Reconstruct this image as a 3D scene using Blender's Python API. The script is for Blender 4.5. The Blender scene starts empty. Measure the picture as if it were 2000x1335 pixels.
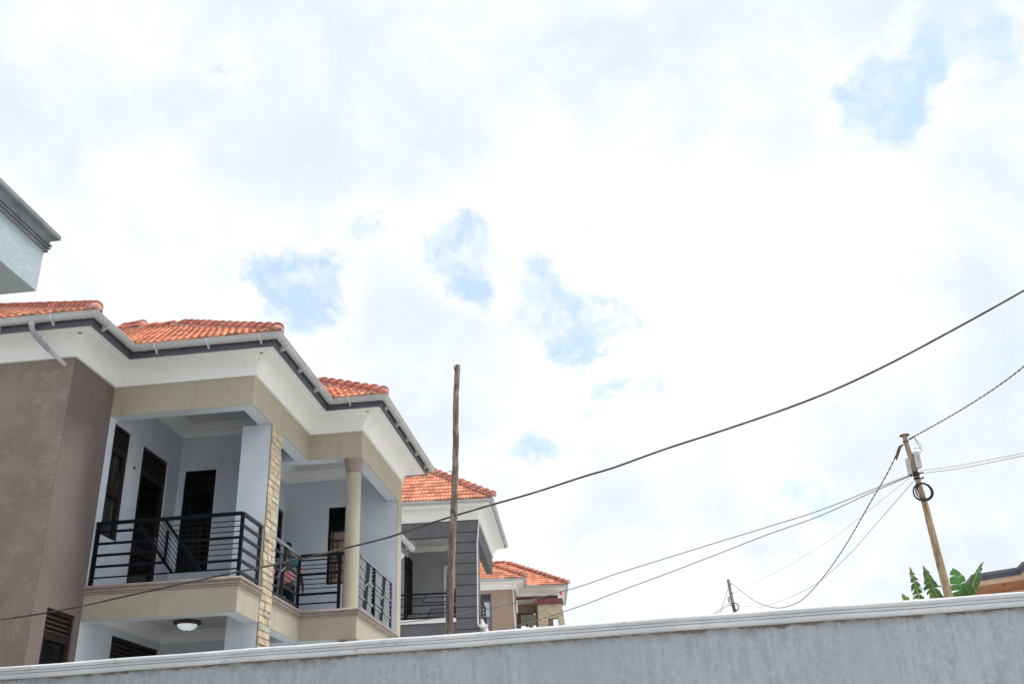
import bpy, bmesh, math, random
from mathutils import Vector, Matrix
random.seed(7)
R = math.radians
sc = bpy.context.scene

# ------------------------------------------------------------------ camera
CAM = Vector((0.0, 0.0, 1.6))
RIGHT = Vector((0.9908446, 0.1299267, -0.0366868))
UP = Vector((0.0891357, -0.4254755, 0.9005695))
FWD = Vector((-0.1013987, 0.8955946, 0.4331612))
cd = bpy.data.cameras.new('camera')
cd.lens = 35.0; cd.sensor_width = 36.0; cd.clip_start = 0.05; cd.clip_end = 4000
cam = bpy.data.objects.new('camera', cd)
sc.collection.objects.link(cam)
m = Matrix.Identity(4)
for i in range(3):
    m[i][0] = RIGHT[i]; m[i][1] = UP[i]; m[i][2] = -FWD[i]; m[i][3] = CAM[i]
cam.matrix_world = m
sc.camera = cam

# ------------------------------------------------------------------ world and sun
SUN_EL, SUN_AZ = R(70), R(95)      # azimuth measured clockwise from +Y
world = bpy.data.worlds.new('World'); sc.world = world; world.use_nodes = True
nt = world.node_tree; nt.nodes.clear()
def wn(t, **k):
    n = nt.nodes.new(t)
    for a, b in k.items(): setattr(n, a, b)
    return n
def wl(a, b): nt.links.new(a, b)
def wmath(op, a, b=None, c=None, clamp=False):
    n = wn('ShaderNodeMath', operation=op, use_clamp=clamp)
    for i, v in enumerate((a, b, c)):
        if v is None: continue
        if isinstance(v, (int, float)): n.inputs[i].default_value = v
        else: wl(v, n.inputs[i])
    return n.outputs[0]
def wvec(op, a, b=None):
    n = wn('ShaderNodeVectorMath', operation=op)
    for i, v in enumerate((a, b)):
        if v is None: continue
        if isinstance(v, (tuple, list)): n.inputs[i].default_value = v
        else: wl(v, n.inputs[i])
    return n
def wnoise(vec, scale, detail, rough, dist=0.0):
    n = wn('ShaderNodeTexNoise'); wl(vec, n.inputs['Vector'])
    n.inputs['Scale'].default_value = scale; n.inputs['Detail'].default_value = detail
    n.inputs['Roughness'].default_value = rough; n.inputs['Distortion'].default_value = dist
    return n
def wrange(v, a, b, c=0.0, d=1.0, smooth=True):
    n = wn('ShaderNodeMapRange'); n.interpolation_type = 'SMOOTHSTEP' if smooth else 'LINEAR'
    wl(v, n.inputs['Value'])
    for k, x in zip(('From Min', 'From Max', 'To Min', 'To Max'), (a, b, c, d)): n.inputs[k].default_value = x
    return n.outputs[0]
sky = wn('ShaderNodeTexSky', sky_type='NISHITA'); sky.sun_disc = False
sky.sun_elevation = SUN_EL; sky.sun_rotation = SUN_AZ
sky.air_density = 1.0; sky.dust_density = 1.6; sky.ozone_density = 1.4
tc = wn('ShaderNodeTexCoord'); D = tc.outputs['Generated']
sep = wn('ShaderNodeSeparateXYZ'); wl(D, sep.inputs[0])
zz = wmath('ADD', wmath('MAXIMUM', sep.outputs[2], 0.0), 0.32)
cmb = wn('ShaderNodeCombineXYZ')
wl(wmath('DIVIDE', sep.outputs[0], zz), cmb.inputs[0]); wl(wmath('DIVIDE', sep.outputs[1], zz), cmb.inputs[1])
PL = cmb.outputs[0]                                   # cloud layer plane: clouds shrink towards the horizon
# domain warp so that edges break up like vapour
warp = wnoise(D, 7.0, 6, 0.62)
wv = wvec('SUBTRACT', warp.outputs['Color'], (0.5, 0.5, 0.5))
wv2 = wvec('SCALE', wv.outputs[0]); wv2.inputs['Scale'].default_value = 0.10
DW = wvec('ADD', D, wv2.outputs[0]).outputs[0]
# openings in the cloud deck: (direction, radius, depth)
GAPS = [((-0.312, 0.821, 0.478), 0.024, 1.00), ((-0.295, 0.831, 0.471), 0.022, 0.90), ((-0.329, 0.807, 0.490), 0.014, 0.60), ((-0.277, 0.842, 0.463), 0.014, 0.50), ((-0.240, 0.813, 0.530), 0.018, 0.45), ((-0.219, 0.822, 0.526), 0.013, 0.40), ((-0.333, 0.784, 0.523), 0.012, 0.35), ((-0.142, 0.840, 0.523), 0.020, 0.90), ((-0.155, 0.849, 0.505), 0.022, 1.00), ((-0.144, 0.863, 0.483), 0.014, 0.75), ((-0.125, 0.832, 0.540), 0.017, 0.70), ((-0.173, 0.838, 0.517), 0.015, 0.55), ((-0.196, 0.835, 0.513), 0.009, 0.50), ((-0.131, 0.874, 0.469), 0.012, 0.50), ((-0.075, 0.868, 0.490), 0.017, 0.50), ((-0.058, 0.862, 0.503), 0.014, 0.45), ((-0.098, 0.880, 0.464), 0.013, 0.45), ((-0.069, 0.889, 0.454), 0.019, 0.70), ((-0.044, 0.895, 0.443), 0.026, 1.00), ((-0.013, 0.895, 0.446), 0.023, 0.90), ((0.003, 0.903, 0.430), 0.019, 0.80), ((-0.029, 0.908, 0.418), 0.022, 1.00), ((0.016, 0.889, 0.457), 0.015, 0.45), ((-0.121, 0.890, 0.440), 0.009, 0.45), ((0.025, 0.929, 0.370), 0.018, 0.75), ((0.043, 0.924, 0.380), 0.011, 0.50), ((-0.115, 0.934, 0.338), 0.018, 0.65), ((-0.096, 0.939, 0.329), 0.017, 0.65), ((-0.079, 0.937, 0.341), 0.012, 0.40), ((-0.033, 0.939, 0.343), 0.017, 0.40), ((0.271, 0.760, 0.591), 0.023, 0.90), ((0.254, 0.774, 0.580), 0.020, 0.70), ((0.291, 0.776, 0.559), 0.019, 0.60), ((0.236, 0.784, 0.574), 0.014, 0.40), ((0.282, 0.747, 0.602), 0.014, 0.60), ((0.309, 0.723, 0.618), 0.017, 0.80), ((0.329, 0.716, 0.617), 0.019, 0.90), ((0.348, 0.709, 0.613), 0.017, 0.80), ((0.368, 0.711, 0.600), 0.014, 0.60), ((0.317, 0.733, 0.602), 0.011, 0.40), ((-0.334, 0.681, 0.652), 0.013, 0.50), ((-0.308, 0.697, 0.647), 0.016, 0.40), ((0.171, 0.949, 0.265), 0.016, 0.55), ((0.160, 0.947, 0.278), 0.011, 0.40), ((0.210, 0.958, 0.198), 0.017, 0.65), ((0.194, 0.964, 0.183), 0.013, 0.50), ((0.173, 0.962, 0.212), 0.011, 0.30), ((0.043, 0.980, 0.195), 0.012, 0.35),
        # fainter tatters that link them
        ((-0.283, 0.825, 0.489), 0.016, 0.45), ((-0.260, 0.821, 0.508), 0.015, 0.40), ((-0.239, 0.808, 0.539), 0.014, 0.35), ((-0.205, 0.819, 0.536), 0.014, 0.35), ((-0.179, 0.828, 0.532), 0.014, 0.40), ((-0.094, 0.861, 0.500), 0.015, 0.35), ((-0.087, 0.874, 0.477), 0.015, 0.40), ((-0.030, 0.877, 0.479), 0.015, 0.30), ((0.027, 0.899, 0.438), 0.017, 0.45), ((0.049, 0.915, 0.401), 0.014, 0.35), ((0.000, 0.929, 0.370), 0.014, 0.40), ((-0.149, 0.932, 0.332), 0.014, 0.35), ((-0.126, 0.925, 0.360), 0.012, 0.30), ((-0.060, 0.943, 0.328), 0.014, 0.40), ((0.255, 0.741, 0.621), 0.014, 0.35), ((0.235, 0.769, 0.594), 0.014, 0.40), ((0.300, 0.750, 0.589), 0.015, 0.45), ((0.218, 0.794, 0.568), 0.013, 0.35), ((0.353, 0.729, 0.587), 0.013, 0.35), ((0.123, 0.958, 0.259), 0.014, 0.35), ((0.134, 0.963, 0.234), 0.012, 0.30), ((0.185, 0.955, 0.233), 0.013, 0.35), ((0.231, 0.947, 0.223), 0.013, 0.35), ((0.152, 0.969, 0.193), 0.012, 0.35), ((0.100, 0.976, 0.193), 0.012, 0.35), ((0.298, 0.933, 0.201), 0.013, 0.30), ((0.002, 0.983, 0.183), 0.015, 0.35),
        # the same kind of openings outside the frame, all round the sky
        ((0.75, 0.45, 0.49), 0.12, 0.9), ((-0.80, 0.40, 0.45), 0.11, 0.9), ((-0.6, -0.5, 0.62), 0.12, 0.9),
        ((0.5, -0.7, 0.5), 0.13, 0.9), ((0.9, -0.2, 0.38), 0.10, 0.9), ((-0.25, -0.85, 0.46), 0.11, 0.9), ((0.1, 0.25, 0.96), 0.10, 0.8)]
acc = None
for d, r, w in GAPS:
    dn = Vector(d).normalized()
    dist = wvec('DISTANCE', DW, tuple(dn)).outputs['Value']
    g = wrange(dist, r * 2.7, 0.0, 0.0, w * 0.80)
    acc = g if acc is None else wmath('ADD', acc, g)
acc = wmath('MINIMUM', acc, 0.92)
brk = wnoise(DW, 11.0, 12, 0.70)
brk2 = wnoise(DW, 34.0, 6, 0.6)
bb = wmath('ADD', wmath('MULTIPLY', wmath('SUBTRACT', brk.outputs[0], 0.5), 3.0), wmath('MULTIPLY', wmath('SUBTRACT', brk2.outputs[0], 0.5), 0.9))
gap = wmath('ADD', acc, bb)
gap = wmath('MULTIPLY', wrange(gap, 0.30, 1.22), wrange(acc, 0.0, 0.25))
# broad thin places everywhere
thin = wrange(wnoise(PL, 2.6, 9, 0.62, 0.4).outputs[0], 0.50, 0.78, 0.0, 0.30)
gapf = wmath('MAXIMUM', wmath('MULTIPLY', gap, 0.86), thin, clamp=True)
# shading inside the clouds
relief = wnoise(DW, 5.0, 10, 0.60, 0.2)
rel2 = wnoise(PL, 1.15, 5, 0.5, 0.4)
rr = wmath('ADD', wmath('MULTIPLY', relief.outputs[0], 0.55), wmath('MULTIPLY', rel2.outputs[0], 0.45))
ramp = wn('ShaderNodeValToRGB'); wl(rr, ramp.inputs[0])
e = ramp.color_ramp.elements
e[0].position = 0.41; e[0].color = (0.675, 0.74, 0.805, 1)
e[1].position = 0.595; e[1].color = (0.90, 0.90, 0.90, 1)
x = ramp.color_ramp.elements.new(0.49); x.color = (0.79, 0.825, 0.855, 1)
b1 = wn('ShaderNodeBackground'); wl(sky.outputs[0], b1.inputs[0]); b1.inputs[1].default_value = 0.12
# veil in front of the blue so that it is the pale blue of a hazy noon
veil = wn('ShaderNodeBackground'); veil.inputs[0].default_value = (0.54, 0.715, 0.87, 1); veil.inputs[1].default_value = 0.49
ab = wn('ShaderNodeAddShader'); wl(b1.outputs[0], ab.inputs[0]); wl(veil.outputs[0], ab.inputs[1])
# sunlit rims of the clouds round the openings
rim = wmath('MULTIPLY', wrange(acc, 0.02, 0.45), wrange(brk.outputs[0], 0.40, 0.60))
rimx = wn('ShaderNodeMix', data_type='RGBA'); wl(wmath('MULTIPLY', rim, 0.6), rimx.inputs[0]); wl(ramp.outputs[0], rimx.inputs[6]); rimx.inputs[7].default_value = (0.97, 0.97, 0.97, 1)
b2 = wn('ShaderNodeBackground'); wl(rimx.outputs[2], b2.inputs[0]); b2.inputs[1].default_value = 1.0
mx = wn('ShaderNodeMixShader'); wl(gapf, mx.inputs[0]); wl(b2.outputs[0], mx.inputs[1]); wl(ab.outputs[0], mx.inputs[2])
wo = wn('ShaderNodeOutputWorld'); wl(mx.outputs[0], wo.inputs[0])

sl = bpy.data.lights.new('sun', 'SUN'); sl.energy = 3.0; sl.angle = R(12); sl.color = (1.0, 0.965, 0.91)
sun = bpy.data.objects.new('sun', sl); sc.collection.objects.link(sun)
sd = Vector((math.sin(SUN_AZ) * math.cos(SUN_EL), math.cos(SUN_AZ) * math.cos(SUN_EL), math.sin(SUN_EL)))
sun.rotation_euler = sd.to_track_quat('Z', 'Y').to_euler()
sun.location = (0, 0, 30)
vs = sc.view_settings
vs.view_transform = 'Standard'; vs.look = 'None'; vs.gamma = 1.0; vs.exposure = 0.28; vs.use_curve_mapping = False

# ------------------------------------------------------------------ materials
MATS = {}
def mat(name, col, rough=0.8, col2=None, scale=3.0, mixw=(0.4, 0.65), speck=None, speck_scale=60, speck_amt=(0.56, 0.64),
        bump=0.0, bscale=40.0, metal=0.0, spec=0.5, rnd=0.0, stretch=(1, 1, 1), dirt=None, local=False, streak=None):
    if name in MATS: return MATS[name]
    M_ = bpy.data.materials.new(name); M_.use_nodes = True; MATS[name] = M_
    t = M_.node_tree; N = t.nodes; L = t.links
    p = N['Principled BSDF']; p.inputs['Roughness'].default_value = rough; p.inputs['Metallic'].default_value = metal
    p.inputs['Specular IOR Level'].default_value = spec
    if local:
        tcn = N.new('ShaderNodeTexCoord'); src = tcn.outputs['Object']
    else:
        geo = N.new('ShaderNodeNewGeometry'); src = geo.outputs['Position']
    mp = N.new('ShaderNodeMapping'); mp.inputs['Scale'].default_value = stretch; L.new(src, mp.inputs[0]); V = mp.outputs[0]
    def noise(s, d=5, r=0.6):
        n = N.new('ShaderNodeTexNoise'); n.inputs['Scale'].default_value = s; n.inputs['Detail'].default_value = d
        n.inputs['Roughness'].default_value = r; L.new(V, n.inputs['Vector']); return n.outputs[0]
    def rng(v, a, b, c=0.0, d=1.0):
        n = N.new('ShaderNodeMapRange'); n.interpolation_type = 'SMOOTHSTEP'; L.new(v, n.inputs[0])
        for i, x in zip((1, 2, 3, 4), (a, b, c, d)): n.inputs[i].default_value = x
        return n.outputs[0]
    def mix(f, a, b):
        n = N.new('ShaderNodeMix'); n.data_type = 'RGBA'
        if isinstance(f, float): n.inputs[0].default_value = f
        else: L.new(f, n.inputs[0])
        for i, v in ((6, a), (7, b)):
            if isinstance(v, tuple): n.inputs[i].default_value = (*v[:3], 1)
            else: L.new(v, n.inputs[i])
        return n.outputs[2]
    c = tuple(col)
    out = None
    if col2: out = mix(rng(noise(scale), *mixw), c, tuple(col2))
    if speck:
        out = mix(rng(noise(speck_scale, 2, 0.5), *speck_amt), out if out is not None else c, tuple(speck))
    if dirt:
        dcol, ds, da, db = dirt
        out = mix(rng(noise(ds, 6, 0.7), da, db), out if out is not None else c, tuple(dcol))
    if streak:
        scol, sa, sb = streak
        m2 = N.new('ShaderNodeMapping'); m2.inputs['Scale'].default_value = (7, 7, 0.9); L.new(src, m2.inputs[0])
        n2 = N.new('ShaderNodeTexNoise'); n2.inputs['Scale'].default_value = 1.0; n2.inputs['Detail'].default_value = 7; n2.inputs['Roughness'].default_value = 0.7; L.new(m2.outputs[0], n2.inputs['Vector'])
        out = mix(rng(n2.outputs[0], sa, sb), out if out is not None else c, tuple(scol))
    if rnd:
        oi = N.new('ShaderNodeObjectInfo')
        hsv = N.new('ShaderNodeHueSaturation')
        if out is not None: L.new(out, hsv.inputs['Color'])
        else: hsv.inputs['Color'].default_value = (*c, 1)
        L.new(rng(oi.outputs['Random'], 0, 1, 1 - rnd, 1 + rnd), hsv.inputs['Value']); out = hsv.outputs[0]
    if out is not None: L.new(out, p.inputs['Base Color'])
    else: p.inputs['Base Color'].default_value = (*c, 1)
    if bump:
        bn = N.new('ShaderNodeBump'); bn.inputs['Strength'].default_value = bump; bn.inputs['Distance'].default_value = 0.01
        L.new(noise(bscale, 4, 0.6), bn.inputs['Height']); L.new(bn.outputs[0], p.inputs['Normal'])
    return M_
tan = mat('tan_roughcast', (0.455, 0.415, 0.335), 0.95, (0.505, 0.46, 0.375), 2.5, speck=(0.37, 0.33, 0.25), speck_scale=130, speck_amt=(0.46, 0.60), bump=0.35, bscale=110, dirt=((0.36, 0.30, 0.21), 3.0, 0.60, 0.85), streak=((0.37, 0.31, 0.235), 0.50, 0.80))
brown = mat('brown_stucco', (0.25, 0.195, 0.175), 0.95, (0.32, 0.26, 0.235), 2.2, mixw=(0.35, 0.68), speck=(0.205, 0.158, 0.142), speck_scale=130, speck_amt=(0.45, 0.65), bump=0.3, bscale=110, dirt=((0.36, 0.30, 0.275), 5.0, 0.50, 0.80))
plaster = mat('blue_white_paint', (0.61, 0.665, 0.75), 0.7, (0.67, 0.72, 0.79), 1.4, bump=0.15, bscale=25, streak=((0.52, 0.57, 0.64), 0.52, 0.85))
white = mat('white_cornice_paint', (0.87, 0.875, 0.87), 0.65, (0.90, 0.90, 0.895), 1.8, dirt=((0.76, 0.73, 0.68), 1.6, 0.55, 0.90), streak=((0.76, 0.74, 0.71), 0.52, 0.95))
ceilm = mat('ceiling_paint', (0.66, 0.66, 0.65), 0.8, (0.7, 0.7, 0.69), 2)
slate = mat('slate_fascia_paint', (0.085, 0.092, 0.125), 0.5, (0.11, 0.115, 0.15), 4)
pvc = mat('white_grey_pvc', (0.46, 0.465, 0.48), 0.45, (0.52, 0.525, 0.535), 3, dirt=((0.42, 0.38, 0.34), 5, 0.6, 0.85))
pvcjoint = mat('pale_pvc_joint', (0.66, 0.66, 0.66), 0.45)
mauve = mat('mauve_moulding_paint', (0.34, 0.275, 0.25), 0.6, (0.40, 0.33, 0.30), 4)
black = mat('black_enamel', (0.004, 0.007, 0.010), 0.55, (0.007, 0.010, 0.013), 30, spec=0.1)
blackg = mat('grey_enamel', (0.028, 0.030, 0.038), 0.5, (0.04, 0.042, 0.05), 20, spec=0.15)
silver = mat('silver_grey_enamel', (0.17, 0.175, 0.195), 0.45, (0.21, 0.215, 0.235), 20)
frm = mat('brown_frame', (0.020, 0.012, 0.013), 0.5, (0.028, 0.017, 0.018), 10, spec=0.25)
louv = mat('bronze_louvre', (0.050, 0.034, 0.026), 0.5, spec=0.3)
pane_m = mat('dark_glass', (0.006, 0.007, 0.008), 0.06, spec=0.5)
pane_p = mat('reflecting_pane', (0.42, 0.46, 0.50), 0.15, (0.55, 0.58, 0.6), 2)
curtain_m = mat('curtain_cloth', (0.20, 0.17, 0.11), 0.9, (0.12, 0.10, 0.07), 14, stretch=(1, 1, 0.1))
pinkglass = mat('brown_curtain_reflection_glass', (0.30, 0.20, 0.165), 0.35, (0.36, 0.26, 0.22), 12, stretch=(1, 1, 0.15))  # curtain tone and brownish reflection painted into the opaque pane
tile_m = mat('orange_clay_tile', (0.48, 0.175, 0.10), 0.9, (0.60, 0.25, 0.15), 4.5, rnd=0.28, speck=(0.62, 0.30, 0.20), speck_scale=14, speck_amt=(0.55, 0.75), dirt=((0.27, 0.12, 0.09), 11, 0.55, 0.80), bump=0.2, bscale=60)
tile_lichen = mat('lichen_tile', (0.20, 0.15, 0.11), 0.95, (0.36, 0.14, 0.08), 14, rnd=0.2, bump=0.3)
ridge_m = mat('red_ridge_tile', (0.45, 0.165, 0.115), 0.85, (0.36, 0.125, 0.10), 5, rnd=0.18, dirt=((0.48, 0.34, 0.30), 9, 0.60, 0.80), bump=0.2, bscale=60)
mortar_m = mat('pink_mortar', (0.42, 0.155, 0.12), 0.9, (0.47, 0.33, 0.30), 10, bump=0.3)
under_m = mat('roof_underlay', (0.12, 0.05, 0.03), 0.9)
stoneA = mat('sand_stone', (0.50, 0.41, 0.28), 0.9, (0.60, 0.51, 0.37), 9, rnd=0.12, bump=0.7, bscale=35)
stoneB = mat('green_grey_stone', (0.43, 0.425, 0.345), 0.9, (0.51, 0.485, 0.38), 9, rnd=0.14, bump=0.7, bscale=35)
stoneC = mat('rust_stone', (0.50, 0.39, 0.28), 0.9, (0.58, 0.47, 0.35), 9, rnd=0.14, bump=0.7, bscale=35)
stoneD = mat('brown_grey_stone', (0.44, 0.38, 0.30), 0.9, (0.52, 0.45, 0.36), 9, rnd=0.12, bump=0.7, bscale=35)
joint_m = mat('dark_stone_joint', (0.22, 0.18, 0.13), 0.95)
greyw = mat('charcoal_roughcast', (0.115, 0.117, 0.132), 0.95, (0.14, 0.142, 0.157), 2, speck=(0.19, 0.192, 0.21), speck_scale=45, speck_amt=(0.5, 0.72), bump=0.4)
groove = mat('groove_black', (0.012, 0.012, 0.014), 0.8)
lgrey = mat('light_grey_paint', (0.34, 0.355, 0.37), 0.8, (0.37, 0.385, 0.40), 2)
beige = mat('pinkish_beige_stucco', (0.36, 0.265, 0.205), 0.95, (0.40, 0.30, 0.235), 2, speck=(0.28, 0.2, 0.15), bump=0.3)
maroon = mat('maroon_paint', (0.12, 0.055, 0.06), 0.7)
purple = mat('grey_purple_frame', (0.11, 0.095, 0.13), 0.5)
peach = mat('peach_stucco', (0.56, 0.38, 0.27), 0.9, (0.62, 0.44, 0.32), 2, bump=0.3)
peachd = mat('brown_soffit_paint', (0.43, 0.19, 0.09), 0.9, (0.47, 0.22, 0.11), 2)
trimd = mat('grey_blue_trim', (0.105, 0.105, 0.145), 0.6, (0.15, 0.155, 0.2), 6)
conc = mat('grey_concrete_mould', (0.16, 0.18, 0.20), 0.9, (0.22, 0.245, 0.265), 3.5, bump=0.4, bscale=30, dirt=((0.09, 0.09, 0.10), 4, 0.55, 0.8))
concb = mat('blue_grey_stucco', (0.36, 0.44, 0.47), 0.95, (0.41, 0.49, 0.52), 5, speck=(0.30, 0.37, 0.40), speck_scale=45, speck_amt=(0.58, 0.72), bump=0.8, bscale=35)
concs = mat('blue_grey_soffit', (0.34, 0.39, 0.41), 0.9)
coping_m = mat('whitewashed_coping', (0.60, 0.62, 0.66), 0.9, (0.68, 0.70, 0.735), 2.5, speck=(0.60, 0.60, 0.63), speck_scale=25, speck_amt=(0.58, 0.75), bump=0.5, bscale=25, dirt=((0.30, 0.28, 0.27), 7.5, 0.60, 0.80))
post_m = mat('weathered_bark', (0.13, 0.085, 0.065), 0.95, (0.28, 0.23, 0.195), 22, mixw=(0.38, 0.64), stretch=(1, 1, 0.22), dirt=((0.07, 0.045, 0.038), 30, 0.54, 0.66), bump=0.8, bscale=20)
pole_m = mat('eucalyptus_wood', (0.40, 0.30, 0.20), 0.95, (0.24, 0.165, 0.105), 22, mixw=(0.45, 0.6), stretch=(1, 1, 0.09), dirt=((0.07, 0.05, 0.035), 38, 0.57, 0.63), bump=1.0, bscale=30)
pole2_m = mat('greenish_grey_wood', (0.27, 0.26, 0.20), 0.9, (0.21, 0.20, 0.155), 5, stretch=(1, 1, 0.2), bump=0.4)
cable_m = mat('black_cable', (0.028, 0.026, 0.024), 0.6, (0.10, 0.09, 0.075), 6)
cable_g = mat('grey_cable', (0.14, 0.15, 0.16), 0.5)
cable_w = mat('twist_core', (0.09, 0.075, 0.06), 0.5)
boxm = mat('grey_terminal_box', (0.50, 0.50, 0.52), 0.5, (0.42, 0.40, 0.38), 8)
rustm = mat('rusty_iron', (0.14, 0.075, 0.045), 0.8)
leaf_m = mat('banana_leaf', (0.040, 0.095, 0.030), 0.5, (0.07, 0.145, 0.05), 7, dirt=((0.22, 0.19, 0.09), 6, 0.62, 0.80))
leaf_l = mat('young_leaf', (0.17, 0.33, 0.03), 0.45, (0.22, 0.38, 0.05), 6)
stem_m = mat('banana_stem', (0.16, 0.20, 0.08), 0.7, (0.12, 0.10, 0.06), 5)
skin_m = mat('dark_skin', (0.055, 0.028, 0.02), 0.5)
shirt_p = mat('pink_shirt', (0.80, 0.34, 0.34), 0.9, (0.66, 0.24, 0.25), 12, stretch=(0.4, 0.4, 2.5), bump=0.3, bscale=10)
shirt_b = mat('blue_yoke', (0.10, 0.30, 0.50), 0.9)
jeans_m = mat('black_trousers', (0.008, 0.008, 0.012), 0.9)
glassw = mat('white_glass_bowl', (0.86, 0.92, 0.94), 0.2, (0.80, 0.88, 0.9), 8)
bronze = mat('ornate_bronze', (0.16, 0.07, 0.035), 0.45, (0.05, 0.02, 0.015), 25, bump=0.8, bscale=50)
redp = mat('red_tag', (0.5, 0.02, 0.02), 0.6)
groundm = mat('pale_bounce_ground', (0.50, 0.485, 0.46), 1.0, (0.44, 0.42, 0.39), 0.6, dirt=((0.09, 0.12, 0.04), 0.25, 0.5, 0.62))  # ground tone paled to bounce fill light up under the eaves
intm = mat('dark_interior', (0.02, 0.02, 0.02), 0.9)

def leaf_translucent(mt):
    t = mt.node_tree; p = t.nodes['Principled BSDF']; o = t.nodes['Material Output']
    tr = t.nodes.new('ShaderNodeBsdfTranslucent'); tr.inputs[0].default_value = (0.12, 0.24, 0.05, 1)
    mxs = t.nodes.new('ShaderNodeMixShader'); mxs.inputs[0].default_value = 0.35
    t.links.new(p.outputs[0], mxs.inputs[1]); t.links.new(tr.outputs[0], mxs.inputs[2]); t.links.new(mxs.outputs[0], o.inputs[0])
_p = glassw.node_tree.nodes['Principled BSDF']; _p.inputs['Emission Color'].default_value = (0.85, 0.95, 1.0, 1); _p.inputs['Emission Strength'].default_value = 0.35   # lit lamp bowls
leaf_translucent(leaf_m); leaf_translucent(leaf_l)

def yard_wall_material():
    M_ = bpy.data.materials.new('grey_plaster_yard_wall'); M_.use_nodes = True
    t = M_.node_tree; N = t.nodes; L = t.links; p = N['Principled BSDF']; p.inputs['Roughness'].default_value = 0.95
    geo = N.new('ShaderNodeNewGeometry'); pos = geo.outputs['Position']
    def noise(vec, s, d=5, r=0.6):
        n = N.new('ShaderNodeTexNoise'); n.inputs['Scale'].default_value = s; n.inputs['Detail'].default_value = d
        n.inputs['Roughness'].default_value = r; L.new(vec, n.inputs['Vector']); return n.outputs[0]
    def mapping(sx, sy, sz):
        mp = N.new('ShaderNodeMapping'); mp.inputs['Scale'].default_value = (sx, sy, sz); L.new(pos, mp.inputs[0]); return mp.outputs[0]
    def rng(v, a, b, c=0.0, d=1.0):
        n = N.new('ShaderNodeMapRange'); n.interpolation_type = 'SMOOTHSTEP'; L.new(v, n.inputs[0])
        for i, x in zip((1, 2, 3, 4), (a, b, c, d)): n.inputs[i].default_value = x
        return n.outputs[0]
    def mix(f, a, b):
        n = N.new('ShaderNodeMix'); n.data_type = 'RGBA'; L.new(f, n.inputs[0])
        for i, v in ((6, a), (7, b)):
            if isinstance(v, tuple): n.inputs[i].default_value = (*v, 1)
            else: L.new(v, n.inputs[i])
        return n.outputs[2]
    def mul(a, b):
        n = N.new('ShaderNodeMath'); n.operation = 'MULTIPLY'; L.new(a, n.inputs[0])
        if isinstance(b, float): n.inputs[1].default_value = b
        else: L.new(b, n.inputs[1])
        return n.outputs[0]
    def add(a, b):
        n = N.new('ShaderNodeMath'); n.operation = 'ADD'; L.new(a, n.inputs[0]); L.new(b, n.inputs[1]); return n.outputs[0]
    trowel = noise(mapping(16, 16, 2.2), 1.0, 6, 0.7)
    cloudy = noise(pos, 1.3, 5, 0.6)
    c = mix(rng(trowel, 0.36, 0.64), (0.32, 0.36, 0.415), (0.42, 0.46, 0.515))
    c = mix(rng(noise(pos, 24.0, 6, 0.7), 0.46, 0.66), c, (0.45, 0.485, 0.535))
    c = mix(rng(cloudy, 0.45, 0.75), c, (0.37, 0.41, 0.465))
    c = mix(rng(noise(pos, 48, 3, 0.6), 0.66, 0.74), c, (0.19, 0.205, 0.23))       # pits
    c = mix(rng(noise(mapping(30, 30, 4.0), 1.0, 4, 0.6), 0.60, 0.80), c, (0.36, 0.40, 0.45))
    # ragged unplastered dirt and a painted shadow line where the wall meets its coping
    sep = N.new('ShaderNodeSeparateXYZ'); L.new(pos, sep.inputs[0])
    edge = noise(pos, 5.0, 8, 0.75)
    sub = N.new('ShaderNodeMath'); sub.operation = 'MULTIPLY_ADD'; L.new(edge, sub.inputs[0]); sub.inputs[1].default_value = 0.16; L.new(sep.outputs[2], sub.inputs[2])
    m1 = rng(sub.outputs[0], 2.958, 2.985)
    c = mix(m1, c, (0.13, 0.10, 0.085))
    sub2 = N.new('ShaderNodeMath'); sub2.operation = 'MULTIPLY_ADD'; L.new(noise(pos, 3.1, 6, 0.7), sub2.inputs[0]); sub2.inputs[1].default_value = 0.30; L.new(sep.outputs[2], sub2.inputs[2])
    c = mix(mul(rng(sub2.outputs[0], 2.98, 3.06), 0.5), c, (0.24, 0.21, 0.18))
    rust = rng(noise(pos, 2.2, 6, 0.7), 0.60, 0.68)
    c = mix(mul(mul(rust, m1), 0.8), c, (0.25, 0.11, 0.07))
    L.new(c, p.inputs['Base Color'])
    h = add(mul(trowel, 1.0), mul(noise(pos, 45, 4, 0.6), 0.6))
    bn = N.new('ShaderNodeBump'); bn.inputs['Strength'].default_value = 0.7; bn.inputs['Distance'].default_value = 0.012
    L.new(h, bn.inputs['Height']); L.new(bn.outputs[0], p.inputs['Normal'])
    return M_
yardm = yard_wall_material()

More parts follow.
